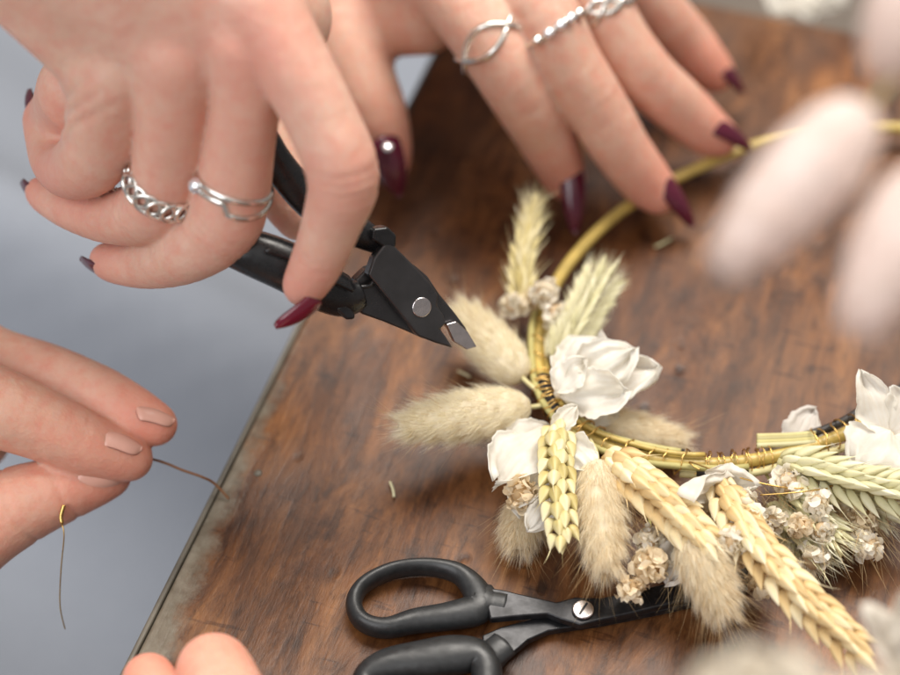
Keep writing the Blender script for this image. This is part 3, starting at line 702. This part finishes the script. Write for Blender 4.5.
# a wheat kernel: pointed, keeled, base at origin, along +x, outward +z
def kernel_mesh(nu=10, nv=14, point=1.0):
    v = []; f = []
    for i in range(nu+1):
        u = i/nu; w = (math.sin(math.pi*u**0.66)**0.85)*(1-0.3*u) if 0 < u < 1 else 0.02
        for j in range(nv):
            a = 2*math.pi*j/nv; keel = 1+0.34*max(0, math.sin(a))**8+0.05*math.cos(5*a)
            v.append((u, 0.5*w*math.cos(a), 0.42*w*math.sin(a)*keel+0.10*math.sin(math.pi*u)+0.10*u*u*0))
    for i in range(nu):
        for j in range(nv):
            k = (j+1) % nv; f.append((i*nv+j, (i+1)*nv+j, (i+1)*nv+k, i*nv+k))
    return np.array(v), f
KV, KF = kernel_mesh()
KT = 0.38*KV[:, 0]+0.12*np.cos(5*np.tile(np.arange(14)*2*math.pi/14, 11))
def wheat(pts, parent, mat_='wheat', width=8.0, nodes=11, kl=6.2, kw=3.4, splay=0.5, up=(0, 0, 1), awn=20, awn_len=6, label=None, name='wheat_ear', taper=0.35, center=True, fluff=0):
    P = catmull(pts, 10); seg = np.linalg.norm(np.diff(P, axis=0), axis=1); cum = np.concatenate([[0], np.cumsum(seg)]); L = cum[-1]
    at = lambda s: np.array([np.interp(s, cum, P[:, k]) for k in range(3)])
    up = nrm(np.asarray(up, float)); ac = Acc(); tips = []; tdir = []
    ac.add(*tube(P, np.linspace(1.0, 0.5, len(P)), 7), tint=0.1)
    L0 = L-kl*0.75
    for i in range(nodes):
        s0 = L0*i/(nodes-1); p = at(s0); t = nrm(at(min(L, s0+1))-at(max(0, s0-1))); sd = nrm(np.cross(t, up)); n_ = np.cross(sd, t)
        sc_ = 1-taper*(i/(nodes-1))**2
        if i == 0: sc_ *= 0.8
        cols = [(0, -0.6, 0.3), (-1, 0.25, 0), (1, 0.25, 0.5)]
        if center: cols += [(-0.33, 1.15, 0.3), (0.33, 1.15, 0.8)]
        for sx, nz_, stag in cols:
            q = p+t*(stag*L0/(nodes-1))
            d = nrm(t+sd*sx*splay*(1.0 if abs(sx) > .9 else .7)+n_*nz_*splay*0.55+rng.normal(size=3)*0.07)
            o_ = nrm(sd*sx*0.8+n_*(nz_+0.15)); o_ = nrm(o_-d*np.dot(o_, d)); y = np.cross(o_, d)
            l = kl*sc_*(0.9+0.2*rng.random()); w = kw*sc_*(0.9+0.2*rng.random())
            c = q+sd*sx*width*0.17*sc_+n_*nz_*width*0.17*sc_
            k = c+d*(KV[:, :1]*l)+y*(KV[:, 1:2]*w)+o_*(KV[:, 2:3]*w)
            ac.add(k, KF, tint=np.clip(0.08+0.5*rng.random()+KT, 0, 1))
            tips.append(c+d*l*0.96); tdir.append(d)
    o = ac.build(name, M[mat_], parent)
    if label: o['label'] = label
    if awn:
        tips = np.array(tips); tdir = np.array(tdir); k = rng.choice(len(tips), min(awn, len(tips)), replace=False)
        hv, hq, ht, m = hairs(tips[k], nrm(tdir[k]+rng.normal(size=(len(k), 3))*0.08), awn_len*(0.4+0.8*rng.random(len(k))), rng.normal(size=(len(k), 3))*0.08, 0.22, 4)
        mk('awns', hv, hq, M[mat_], o, False, {'tint': np.repeat(0.4+0.6*rng.random(len(k)), m)})
    if fluff:
        ia = rng.integers(0, len(P)-1, fluff); cpt = P[ia]; t = nrm(P[ia+1]-P[ia]); rd = nrm(np.cross(t, rng.normal(size=(fluff, 3))))
        hv, hq, ht, m = hairs(cpt+rd*width*0.3, nrm(t+rd*0.6), 3.2*(0.5+rng.random(fluff)), t*0.1, 0.10)
        mk('bristles', hv, hq, M[mat_], o, False, {'tint': np.repeat(0.5+0.5*rng.random(fluff), m)})
    return o
def petal_geo(base, tip, width, up, cup=0.3, curl=0.15, ruffle=0.09, wide_at=0.6, nu=26, nv=40, notch=0.0, fold=0.0):
    base = np.asarray(base, float); tip = np.asarray(tip, float); L = np.linalg.norm(tip-base); t = (tip-base)/L
    up = np.asarray(up, float); up = nrm(up-t*np.dot(up, t)); s = np.cross(t, up); v = []; f = []
    ph = rng.random(6)*6.28
    for i in range(nu+1):
        u = i/nu; e = math.log(0.5)/math.log(wide_at); w = width*0.5*(max(0, math.sin(math.pi*u**e))**0.5 if u < 1 else 0)*(1+0.05*math.sin(u*23+ph[2])+0.03*math.sin(u*51+ph[1]))+0.25*(1-u)
        w *= 1+0.06*math.sin(9*u+ph[0])
        for j in range(nv+1):
            q = j/nv*2-1
            edge = max(abs(q), u**2)
            r_ = 0.65*ruffle*L*(0.25+edge**2)*(math.sin(q*4.1+ph[1]+u*5)+0.7*math.sin(u*11+ph[2]+q*2)+0.5*math.sin(q*9+ph[3]+u*3))
            ll = u*L*(1-notch*math.exp(-(q/0.25)**2)*u**3)+(0.05*L*math.sin(q*5+ph[4])+0.025*L*math.sin(q*17+ph[3]))*u**3-0.10*L*q*q*(1-u**6)*u+0.10*L*abs(q)*u**8
            z = cup*0.55*w*q*q+0.45*curl*L*math.sin(math.pi*u*0.9)+r_+fold*L*max(0, q)*u*0.6+0.010*L*math.sin(q*14+ph[5]+u*2)*u+0.004*L*math.sin(q*31+u*7+ph[0])*u*u
            v.append(base+t*ll+s*w*q+up*z)
    for i in range(nu):
        for j in range(nv): f.append((i*(nv+1)+j, (i+1)*(nv+1)+j, (i+1)*(nv+1)+j+1, i*(nv+1)+j+1))
    return v, f
def flower(name, petals, parent, mat_='petal', label=None, stamens=None):
    """each petal is a mesh of its own under the flower's centre"""
    bases = np.array([p[0] for p in petals]); c = bases.mean(0)
    v, f = ball(c, 1.1, 10, 6, (1, 1, .8)); core = mk(name, v+rng.normal(size=v.shape)*0.12, f, M['blossom'], parent, True, {'tint': rng.random(len(v))})
    if label: core['label'] = label
    for p in petals:
        kw = p[4] if len(p) > 4 else {}
        v, f = petal_geo(p[0], p[1], p[2], p[3], **kw)
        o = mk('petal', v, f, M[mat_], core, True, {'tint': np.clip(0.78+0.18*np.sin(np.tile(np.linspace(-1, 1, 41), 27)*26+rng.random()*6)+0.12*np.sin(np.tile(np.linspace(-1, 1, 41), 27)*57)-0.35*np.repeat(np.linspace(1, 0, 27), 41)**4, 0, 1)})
        m_ = o.modifiers.new('thickness', 'SOLIDIFY'); m_.thickness = 0.00006
    return core
def blossom(c, r, parent, mat_='blossom', n=46, label=None, squash=(1, 1, 1)):
    c = np.asarray(c, float); ac = Acc(); v, f = ball(c, r*0.6, 10, 7, squash); ac.add(v, f, tint=0.0)
    g = [(i/3-0.5, j/3-0.5) for i in range(4) for j in range(4)]; gf = [(i*4+j, i*4+j+1, i*4+j+5, i*4+j+4) for i in range(3) for j in range(3)]
    for k in range(n):
        d = nrm(rng.normal(size=3)*A(1, 1, 0.9)+VW*0.15); a = nrm(np.cross(d, rng.normal(size=3))); b = np.cross(d, a)
        lean = nrm(d*rng.uniform(0.25, 1.1)+a*0.7); w = r*rng.uniform(0.42, 0.8); cc = c+d*r*rng.uniform(0.45, 0.72)*np.array(squash)
        nn = nrm(np.cross(lean, b)); ph = rng.random()*6
        q = [cc+lean*w*(x*(1-1.3*y*y)+0.4)+b*w*y*(1.2-1.5*x*x)+nn*w*(0.55*y*y+0.22*math.sin(5*x+ph)+0.12*math.sin(9*y+ph)) for x, y in g]
        ac.add(q, gf, tint=np.clip(0.35+0.65*rng.random()*np.ones(16)+0.15*np.array([x for x, y in g]), 0, 1))
    o = ac.build('small_blossom', M[mat_], parent)
    if label: o['label'] = label
    return o
def stalk(pts, r, parent, mat_='stem', name='stem', n=6):
    ac = Acc(); ac.add(*tube(catmull(pts, n), r, 7)); return ac.build(name, M[mat_], parent)

# ================================================================== the wreath
wr = thing('dried_flower_wreath', U(780, 300, 0), 'half-finished dried flower wreath of wheat, bunny tails and white petals on a straw-coloured hoop', 'wreath')
hp = [(900, 128, 5), (850, 130, 5), (800, 136, 5), (750, 147, 5), (700, 167, 5), (650, 192, 5), (610, 220, 5), (580, 250, 6), (558, 280, 7), (545, 312, 8), (538, 345, 9), (541, 378, 10), (552, 404, 11), (572, 427, 11), (602, 445, 11),
      (640, 457, 11), (680, 463, 11), (720, 464, 11), (760, 459, 11), (800, 450, 11), (840, 436, 11), (875, 418, 11), (910, 398, 10), (960, 360, 8), (1000, 310, 6), (1015, 255, 5), (1000, 200, 5), (960, 155, 5), (930, 135, 5)]
HP = catmull([U(*p) for p in hp], 10, True)
hoop = mk('hoop', *tube(HP, 1.35, 14, True), M['hoop'], wr)
def hoop_at(k, off=(0, 0)):      # k index into hp
    i = int(k*10) % len(HP); p = HP[i]; t = nrm(HP[(i+1) % len(HP)]-HP[i-1]); s = nrm(np.cross(t, A(0, 0, 1))); return p, t, s
# second strand of stems lying along the hoop
def along(k0, k1, offs, offz, r, mat_, name='stem', n=None):
    ks = np.linspace(k0, k1, n or int((k1-k0)*4)); P = []
    for q, k in enumerate(ks):
        p, t, s = hoop_at(k); P.append(p+s*(offs+0.25*math.sin(k*2.1+offs))+A(0, 0, offz))
    ac = Acc(); ac.add(*tube(np.array(P), r, 8)); return ac.build(name, M[mat_], wr)
# which way is outward (away from the hoop centre)?
p0, t0, s0 = hoop_at(16); og = 1 if np.dot(s0, p0-ORIG[wr]) > 0 else -1
along(8.5, 13.2, og*1.7, 1.2, 0.75, 'stem'); along(9.0, 14.2, -og*1.8, 0.8, 0.6, 'hoop')
along(12.5, 17.6, og*2.2, 1.4, 0.7, 'stem'); along(11.6, 16.0, -og*2.0, 1.0, 0.75, 'stem'); along(12.0, 16.6, -og*0.8, 2.2, 0.5, 'hoop')
along(16.0, 22.0, og*2.4, -0.6, 0.8, 'stem'); along(18.9, 22.5, -og*2.6, 0.6, 0.9, 'tape', 'floral_tape')
along(11.1, 12.6, 0, 0.2, 2.1, 'tape', 'floral_tape'); along(14.9, 16.1, -og*2.3, 0.2, 0.9, 'tape', 'floral_tape'); along(16.4, 17.6, og*2.3, 0.2, 1.0, 'tape', 'floral_tape')
# brass wire wound round hoop and stems
def wind(k0, k1, turns, rad, r=0.16, jit=0.35):
    n = int(turns*14); P = []
    for q in range(n+1):
        k = k0+(k1-k0)*q/n; a = 2*math.pi*turns*q/n; p, t, s = hoop_at(k)
        rr = rad*(1+0.12*math.sin(a*0.37+k0)); P.append(p+s*rr*math.cos(a)+A(0, 0, 1)*rr*0.85*math.sin(a)+A(0, 0, 0.4)+t*jit*math.sin(a*0.5))
    ac = Acc(); ac.add(*tube(np.array(P), r, 6)); return ac.build('binding_wire', M['brass'], wr)
wind(10.9, 12.9, 13, 2.6, 0.19); wind(12.6, 13.6, 6, 3.2, 0.18); wind(13.6, 15.0, 3, 2.9); wind(15.2, 16.4, 3, 2.6); wind(16.6, 18.4, 11, 2.3, 0.15); wind(19.3, 20.3, 4, 3.0, 0.18)
wind(8.8, 10.9, 4, 2.1, 0.15); wind(20.3, 22.6, 5, 2.8, 0.15)
# cut straw ends sticking out near the black tape
for k, (dy, m_) in enumerate(((0, 'stem'), (3, 'wheat_pale'), (6, 'stem'), (9, 'wheat_pale'))):
    stalk([U(815, 433+dy*1.0, 12), U(790, 435+dy, 12.5), U(757, 436+dy*1.05, 13)], 0.52, wr, m_)
# loose brass wires
stalk([U(700, 470, 13), U(690, 462, 14), U(730, 475, 16), U(790, 488, 15), U(850, 484, 13)], 0.16, wr, 'brass', 'loose_wire', 8)
stalk([U(760, 495, 15), U(800, 492, 17), U(830, 488, 15)], 0.14, wr, 'brass', 'loose_wire', 8)

# --- bunny tails of the wreath
bunny(U(523, 378, 12), U(455, 310, 12), 6.0, wr, awns=150, bendv=(0.3, 0.4, 0), label='pale cream bunny tail beneath the plier jaws', stem_to=U(548, 400, 12), hl=3.2, awn_len=9)
bunny(U(530, 407, 12), U(398, 424, 16), 6.0, wr, awns=170, bendv=(0, -0.3, -.4), label='long pale cream bunny tail pointing to the left', stem_to=U(550, 402, 12), hl=3.6, awn_len=9)
bunny(U(572, 420, 6), U(688, 447, 6), 5.0, wr, ('tail_tan', 'tail_core'), awns=110, bendv=(0, 0.6, 0), label='tan bunny tail behind the hoop', hl=3.2)
bunny(U(597, 462, 17), U(606, 570, 15), 5.7, wr, ('tail_tan', 'tail_core'), awns=230, label='tan bunny tail hanging between two wheat ears', stem_to=U(590, 440, 13), hl=3.0, awn_len=11, nh=9000)
bunny(U(690, 528, 17), U(726, 615, 11), 6.0, wr, ('tail_tan', 'tail_core'), awns=230, label='fluffy tan bunny tail pointing down over the scissor blades', hl=3.0, awn_len=11, nh=9000)
bunny(U(528, 498, 7), U(518, 548, 5), 5.0, wr, ('tail_tan', 'tail_core'), awns=110, label='short tan bunny tail below the white petals', hl=3.0, nh=5000)
bunny(U(735, 500, 8), U(700, 560, 8), 4.4, wr, ('tail_tan', 'tail_core'), awns=60, label='tan bunny tail tucked among the small blossoms', hl=3.0, nh=4000)

# --- wheat ears
upv = nrm(A(0, -0.45, 1))
wheat([U(556, 424, 16), U(557, 480, 18), U(563, 545, 16)], wr, 'wheat_green', 7.6, 9, 4.9, 3.4, 0.55, upv, 26, 3.0, 'greenish plump wheat ear hanging straight down', taper=0.2)
wheat([U(604, 458, 17), U(650, 492, 19), U(712, 552, 17)], wr, 'wheat', 7.8, 11, 6.0, 3.6, 0.6, upv, 40, 4.5, 'golden wheat ear slanting down to the right', taper=0.1)
wheat([U(714, 480, 16), U(765, 560, 17), U(866, 660, 14)], wr, 'wheat', 6.8, 14, 6.6, 3.3, 0.55, upv, 50, 5.5, 'long golden wheat ear reaching the lower right corner', taper=0.15)
wheat([U(778, 462, 14), U(845, 482, 15), U(935, 502, 14)], wr, 'wheat_pale', 7.0, 11, 6.8, 2.5, 0.75, upv, 40, 5, 'pale green wheat ear lying along the hoop at the right', taper=0.1)
wheat([U(522, 312, 10), U(523, 262, 13), U(535, 198, 15)], wr, 'wheat_green', 4.6, 17, 5.4, 1.4, 0.5, upv, 90, 5, 'spiky green wheat ear pointing up at the resting hand', taper=0.3, fluff=1300)
wheat([U(560, 362, 12), U(578, 325, 14), U(604, 276, 14)], wr, 'wheat_pale', 11.0, 19, 4.6, 1.6, 0.7, upv, 60, 2.5, 'broad bristly wheat ear beside the big white flower', taper=-0.1, fluff=3500)
wheat([U(785, 492, 8), U(812, 520, 9), U(842, 556, 8)], wr, 'wheat_pale', 8.0, 10, 7.5, 2.0, 0.6, upv, 50, 4, 'feathery pale grass head under the wheat', taper=0.2, fluff=400)
wheat([U(770, 505, 6), U(800, 545, 7), U(822, 570, 6)], wr, 'wheat_pale', 7.0, 9, 6.5, 1.8, 0.6, upv, 40, 4, 'small feathery grass head below the blossoms', taper=0.2, fluff=300)
wheat([U(830, 490, 7), U(868, 505, 7), U(900, 520, 6)], wr, 'wheat_pale', 7.0, 8, 6.0, 1.8, 0.6, upv, 40, 4, 'small feathery grass head at the right border', taper=0.2, fluff=300)

# --- white flowers and petals
u_ = nrm(A(0, -0.6, 1))
flower('white_flower', [
    (U(558, 392, 14), U(649, 371, 17), 13, A(0, -0.35, 1), dict(cup=0.3, curl=0.1, ruffle=0.10, wide_at=0.66)),
    (U(560, 388, 15), U(600, 340, 19), 11.5, A(-0.5, -0.3, 1), dict(cup=0.3, curl=0.15, ruffle=0.11, wide_at=0.64)),
    (U(560, 390, 16), U(630, 352, 21), 11, A(-0.2, -0.7, 1), dict(cup=0.5, curl=0.1, ruffle=0.12, wide_at=0.68)),
    (U(560, 396, 16), U(624, 392, 19), 10.5, A(0.1, -0.7, 1), dict(cup=0.5, curl=0.2, ruffle=0.12, wide_at=0.66)),
    (U(557, 392, 17), U(583, 362, 22), 7.5, A(-0.6, -0.6, 0.8), dict(cup=0.6, curl=0.1, ruffle=0.13)),
    (U(560, 402, 12), U(612, 414, 10), 9.5, A(0, -0.3, 1), dict(cup=-0.3, curl=0.1, ruffle=0.10))], wr, label='large ruffled white flower on the inner side of the hoop')
flower('white_flower', [
    (U(546, 430, 12), U(497, 482, 15), 12.0, A(-0.2, -0.5, 1), dict(cup=0.3, curl=0.1, ruffle=0.09)),
    (U(545, 436, 11), U(522, 508, 12), 10.0, A(-0.3, -0.6, 1), dict(cup=0.35, curl=0.1, ruffle=0.07)),
    (U(548, 428, 10), U(505, 450, 12), 8, u_, dict(cup=0.2))], wr, label='pair of sheer white petals on the outer side of the hoop')
blossom(U(521, 494, 14), 3.3, wr, 'blossom_tan', label='tan ruffled blossom inside the white petals')
flower('white_flower', [
    (U(885, 440, 16), U(862, 378, 24), 8.5, A(0.4, -0.8, 0.7), dict(cup=0.3, curl=0.12, ruffle=0.06)),
    (U(888, 436, 16), U(930, 400, 20), 13, u_, dict(cup=0.3, curl=0.15, ruffle=0.06)),
    (U(890, 430, 18), U(858, 466, 16), 13, A(-0.2, -0.6, 1), dict(cup=-0.25, curl=0.25, ruffle=0.06)),
    (U(892, 436, 17), U(915, 470, 15), 12, u_, dict(cup=0.2, curl=0.2, ruffle=0.06))], wr, label='white flower with an upright petal at the right border')
def petals(name, specs, label=None, mat_='petal_sheer'): return flower(name, specs, wr, mat_, label)
petals('white_petals', [(U(553, 432, 17), U(575, 408, 20), 4.5, u_, dict(cup=.3)), (U(568, 440, 16), U(592, 470, 18), 6.5, u_, dict(cup=.3, ruffle=.1))], 'small bright petals tucked beside the greenish wheat ear', 'petal')
petals('white_petals', [(U(552, 500, 13), U(530, 528, 12), 5.5, u_, dict(cup=.3))], 'small bluish white petal below the greenish ear', 'petal')
petals('white_petals', [(U(735, 478, 14), U(678, 490, 20), 6.5, A(0, -1, 0.6), dict(cup=.5, ruffle=.12, fold=.3)), (U(705, 472, 15), U(755, 484, 15), 5.5, A(0, -.9, .6), dict(cup=.4, ruffle=.1))], 'curled ribbon-like white petals below the hoop', 'petal')
petals('white_petals', [(U(790, 450, 10), U(812, 414, 12), 8, u_, dict(cup=.2, ruffle=.06)), (U(800, 450, 8), U(758, 464, 9), 7, u_, dict(cup=.2, ruffle=.06)), (U(805, 452, 9), U(838, 460, 9), 6, u_, dict(cup=.2))], 'sheer white petals behind the cut straw ends')
petals('white_petals', [(U(690, 535, 12), U(668, 580, 10), 8, u_, dict(cup=.2, ruffle=.1)), (U(700, 545, 10), U(680, 520, 14), 7, u_, dict(cup=.2, ruffle=.1))], 'crumpled pale petals between the wheat and the fluffy tail')
petals('white_petals', [(U(585, 470, 12), U(560, 500, 12), 6, u_, dict(cup=.2, ruffle=.1))], 'pale petal between the greenish ear and the tan tail')

# --- small dried blossoms
for px, py, z, r, mm, lab in (
    (545, 293, 15, 3.6, 'blossom', 'cream blossom on top of the hoop'), (513, 305, 12, 3.2, 'blossom', None), (556, 313, 14, 3.4, 'blossom', 'pinkish blossom beside the broad bristly ear'), (530, 300, 11, 2.8, 'blossom_tan', None),
    (733, 542, 18, 3.3, 'blossom', None), (748, 520, 17, 3.7, 'blossom', None), (757, 530, 14, 3.0, 'blossom', None), (650, 540, 13, 3.0, 'blossom', None), (650, 566, 12, 3.9, 'blossom_tan', 'tan blossom like a small rose'),
    (690, 548, 14, 3.2, 'blossom', None), (788, 482, 14, 3.6, 'blossom', None), (818, 503, 14, 3.2, 'blossom', None), (800, 527, 13, 2.7, 'blossom_tan', None), (868, 545, 8, 3.3, 'blossom', None),
    (862, 518, 9, 3.6, 'blossom_tan', None), (812, 560, 8, 3.6, 'blossom', None), (762, 582, 7, 3.4, 'blossom_tan', None), (632, 588, 10, 3.2, 'blossom_tan', 'tan bell-shaped blossom above the scissor blade'),
    (668, 530, 8, 3.2, 'blossom_tan', None), (840, 535, 6, 3.2, 'blossom_tan', None), (700, 505, 12, 3.0, 'blossom', None), (845, 515, 8, 3.0, 'blossom_tan', None), (785, 552, 6, 3.0, 'blossom', None), (565, 345, 9, 2.6, 'blossom_tan', None), (742, 500, 16, 2.8, 'blossom', None), (775, 520, 12, 2.8, 'blossom', None), (825, 478, 11, 2.6, 'blossom', None), (676, 560, 11, 2.8, 'blossom', None), (822, 530, 12, 3.0, 'blossom', None), (735, 560, 10, 2.8, 'blossom_tan', None)):
    blossom(U(px, py, z), r*0.9, wr, mm, label=lab)
for px, py, qx, qy in ((640, 470, 650, 560), (655, 470, 690, 545), (700, 470, 762, 580), (760, 465, 812, 560), (800, 460, 868, 545), (720, 470, 632, 588)):
    stalk([U(px, py, 9), U((px+qx)/2+4, (py+qy)/2, 8), U(qx, qy, 7)], 0.35, wr)
# fine loose bristles under the flowers
k = 460; b0 = np.array([U(rng.uniform(600, 880), rng.uniform(480, 545), rng.uniform(5, 12)) for _ in range(k)])
dd = nrm(np.stack([rng.normal(0.05, 0.6, k), -np.abs(rng.normal(1, 0.4, k)), rng.normal(0, 0.15, k)], 1))
hv, hq, ht, m = hairs(b0, dd, rng.uniform(6, 17, k), rng.normal(size=(k, 3))*0.12, 0.14, 4)
mk('loose_bristles', hv, hq, M['awn'], wr, False, {'tint': np.repeat(rng.random(k), m)})

# ================================================================== wires and scraps
w1 = mk('wire', *tube(catmull([VA(118, 455, 391), VA(146, 458, 390), VA(165, 463, 391), VA(182, 470, 390), U(202, 477, 5), U(215, 484, 2.5), U(229, 499, 0.5)], 8), 0.27, 7), M['bronze'])
tag(w1, 'thin brown wire pinched in the fingers and reaching the table edge', 'wire')
w2 = mk('wire', *tube(catmull([VA(64, 505, 380), VA(61, 516, 380), VA(62, 524, 380), VA(64, 536, 380), VA(61, 570, 382), VA(60, 605, 384), VA(65, 629, 386)], 8), [0.42]*16+[0.24]+[0.13]*32, 7), M['brass'])
tag(w2, 'short bright brass wire end dangling below the thumb at the left', 'wire')
for (a, b, lab) in (((390, 482), (394, 497), 'tiny straw scrap lying on the table left of the long bunny tail'), ((655, 247), (672, 238), 'tiny pale straw scrap on the table below the middle fingertip'), ((458, 371), (470, 377), 'short straw scrap on the table between the two cream bunny tails'), ((790, 582), (815, 580), 'pale straw scrap on the table beside the long wheat ear')):
    ac = Acc(); ac.add(*tube(catmull([U(*a, 0.5), U((a[0]+b[0])/2+1, (a[1]+b[1])/2, 0.9), U(*b, 0.5)], 4), 0.28, 6)); tag(ac.build('straw_scrap', M['wheat_pale']), lab, 'straw scrap', 'straw scraps on the table')

# ================================================================== blurred things close to the lens
GF = 'pink bunny tails blurred in the foreground'
def fg(b, t_, r, d0, d1, lab, mats=('tail_pink', 'tail_pink')):
    bb = V(*b, d0); tt_ = V(*t_, d1); st = bb-(tt_-bb)*0.6
    bunny(bb, tt_, r, None, mats, nh=4500, hl=1.8, awns=0, core_k=0.98, thing_tag=(lab, 'dried grass', GF), stem_to=st, hw=0.16)
fg((868, 108), (722, 262), 5.7, 226, 220, 'large blurred pink bunny tail over the hoop, the largest of the three in the foreground')
fg((935, 170), (858, 325), 5.5, 224, 218, 'blurred pink bunny tail at the right border below the large one')
fg((925, -30), (885, 62), 4.8, 228, 224, 'blurred pink bunny tail in the upper right corner')
bt = thing('white_flower', V(790, 700, 262), 'blurred cream flower out of focus along the bottom edge', 'flower')
def loosep(root, specs, d, mat_='petal'):
    for (b, t_, w, up) in specs:
        v, f = petal_geo(V(*b, d), V(*t_, d-4), w, up, cup=0.35, curl=0.15, ruffle=0.06)
        o = mk('petal', v, f, M[mat_], root, True, {'tint': np.full(len(v), 0.5)}); o.modifiers.new('t', 'SOLIDIFY').thickness = 0.0002
M['cream'] = thin_mat('cream_petal', [(0.96, 0.90, 0.78), (0.97, 0.92, 0.82)], 0.5)
UPW = A(0, -0.2, 1)
loosep(bt, [((750, 760), (702, 672), 11, UPW), ((770, 765), (742, 655), 11, UPW), ((790, 765), (785, 662), 11, UPW), ((800, 775), (850, 692), 10, UPW), ((820, 775), (905, 680), 11, UPW)], 215, 'cream')
bt2 = thing('white_flower', V(900, 660, 290), 'soft white ruffled petals at the lower right corner of the picture', 'flower')
loosep(bt2, [((905, 670), (868, 612), 7, UPW), ((915, 670), (900, 602), 8, UPW), ((920, 680), (930, 620), 8, UPW)], 285)
bt3 = thing('white_flower', U(795, -20, 10), 'blurred white blossom beyond the far edge of the table at the top', 'flower')
v_ = [((790, -30), (775, 12)), ((800, -30), (812, 14)), ((805, -25), (840, 4))]
for b, t_ in v_:
    v, f = petal_geo(V(*b, 520), V(*t_, 516), 14, VW, cup=0.3, curl=0.15); mk('petal', v, f, M['petal'], bt3, True, {'tint': np.full(len(v), 0.7)}).modifiers.new('t', 'SOLIDIFY').thickness = 0.0002

# ================================================================== light, world, camera
def lamp(name, loc, aim, sx, sy, power, col):
    l = bpy.data.lights.new(name, 'AREA'); l.shape = 'RECTANGLE'; l.size = sx; l.size_y = sy; l.energy = power; l.color = col
    o = bpy.data.objects.new(name, l); C.objects.link(o); o.location = loc
    o.rotation_euler = (Vector(aim)-Vector(loc)).to_track_quat('-Z', 'Y').to_euler(); return o
lamp('window_light', (0.25, 0.62, 1.45), (0, 0, 0), 1.2, 0.7, 36, (1.0, 0.94, 0.86))
lamp('camera_side_fill', (-0.6, -0.75, 0.9), (0, 0, 0), 0.9, 0.9, 9.5, (0.95, 0.97, 1.0))  # added fill lamp on the camera side, lifts the dark faces towards the lens
w = bpy.data.worlds.new('World'); scene.world = w; w.use_nodes = True
bg = w.node_tree.nodes['Background']; wt = w.node_tree; tc_ = wt.nodes.new('ShaderNodeTexCoord'); sx_ = wt.nodes.new('ShaderNodeSeparateXYZ'); wt.links.new(tc_.outputs['Generated'], sx_.inputs[0])
wt.links.new(ramp(wt, sx_.outputs[2], [(0.0, (0.30, 0.28, 0.27)), (0.62, (0.32, 0.30, 0.29)), (0.85, (1.0, 0.97, 0.94))]), bg.inputs[0]); bg.inputs[1].default_value = 0.9
cd = bpy.data.cameras.new('camera'); cam = bpy.data.objects.new('camera', cd); C.objects.link(cam)
cam.location = Vector(CAM*MM); cam.rotation_euler = Vector(FWD).to_track_quat('-Z', 'Y').to_euler()
cd.sensor_width = 36; cd.lens = 36*FPX/900; cd.clip_start = 0.01; cd.clip_end = 50
cd.dof.use_dof = True; cd.dof.focus_distance = 0.352; cd.dof.aperture_fstop = cd.lens/10.5
scene.camera = cam
scene.view_settings.view_transform = 'Standard'; scene.view_settings.look = 'None'; scene.view_settings.gamma = 1; scene.view_settings.exposure = 0
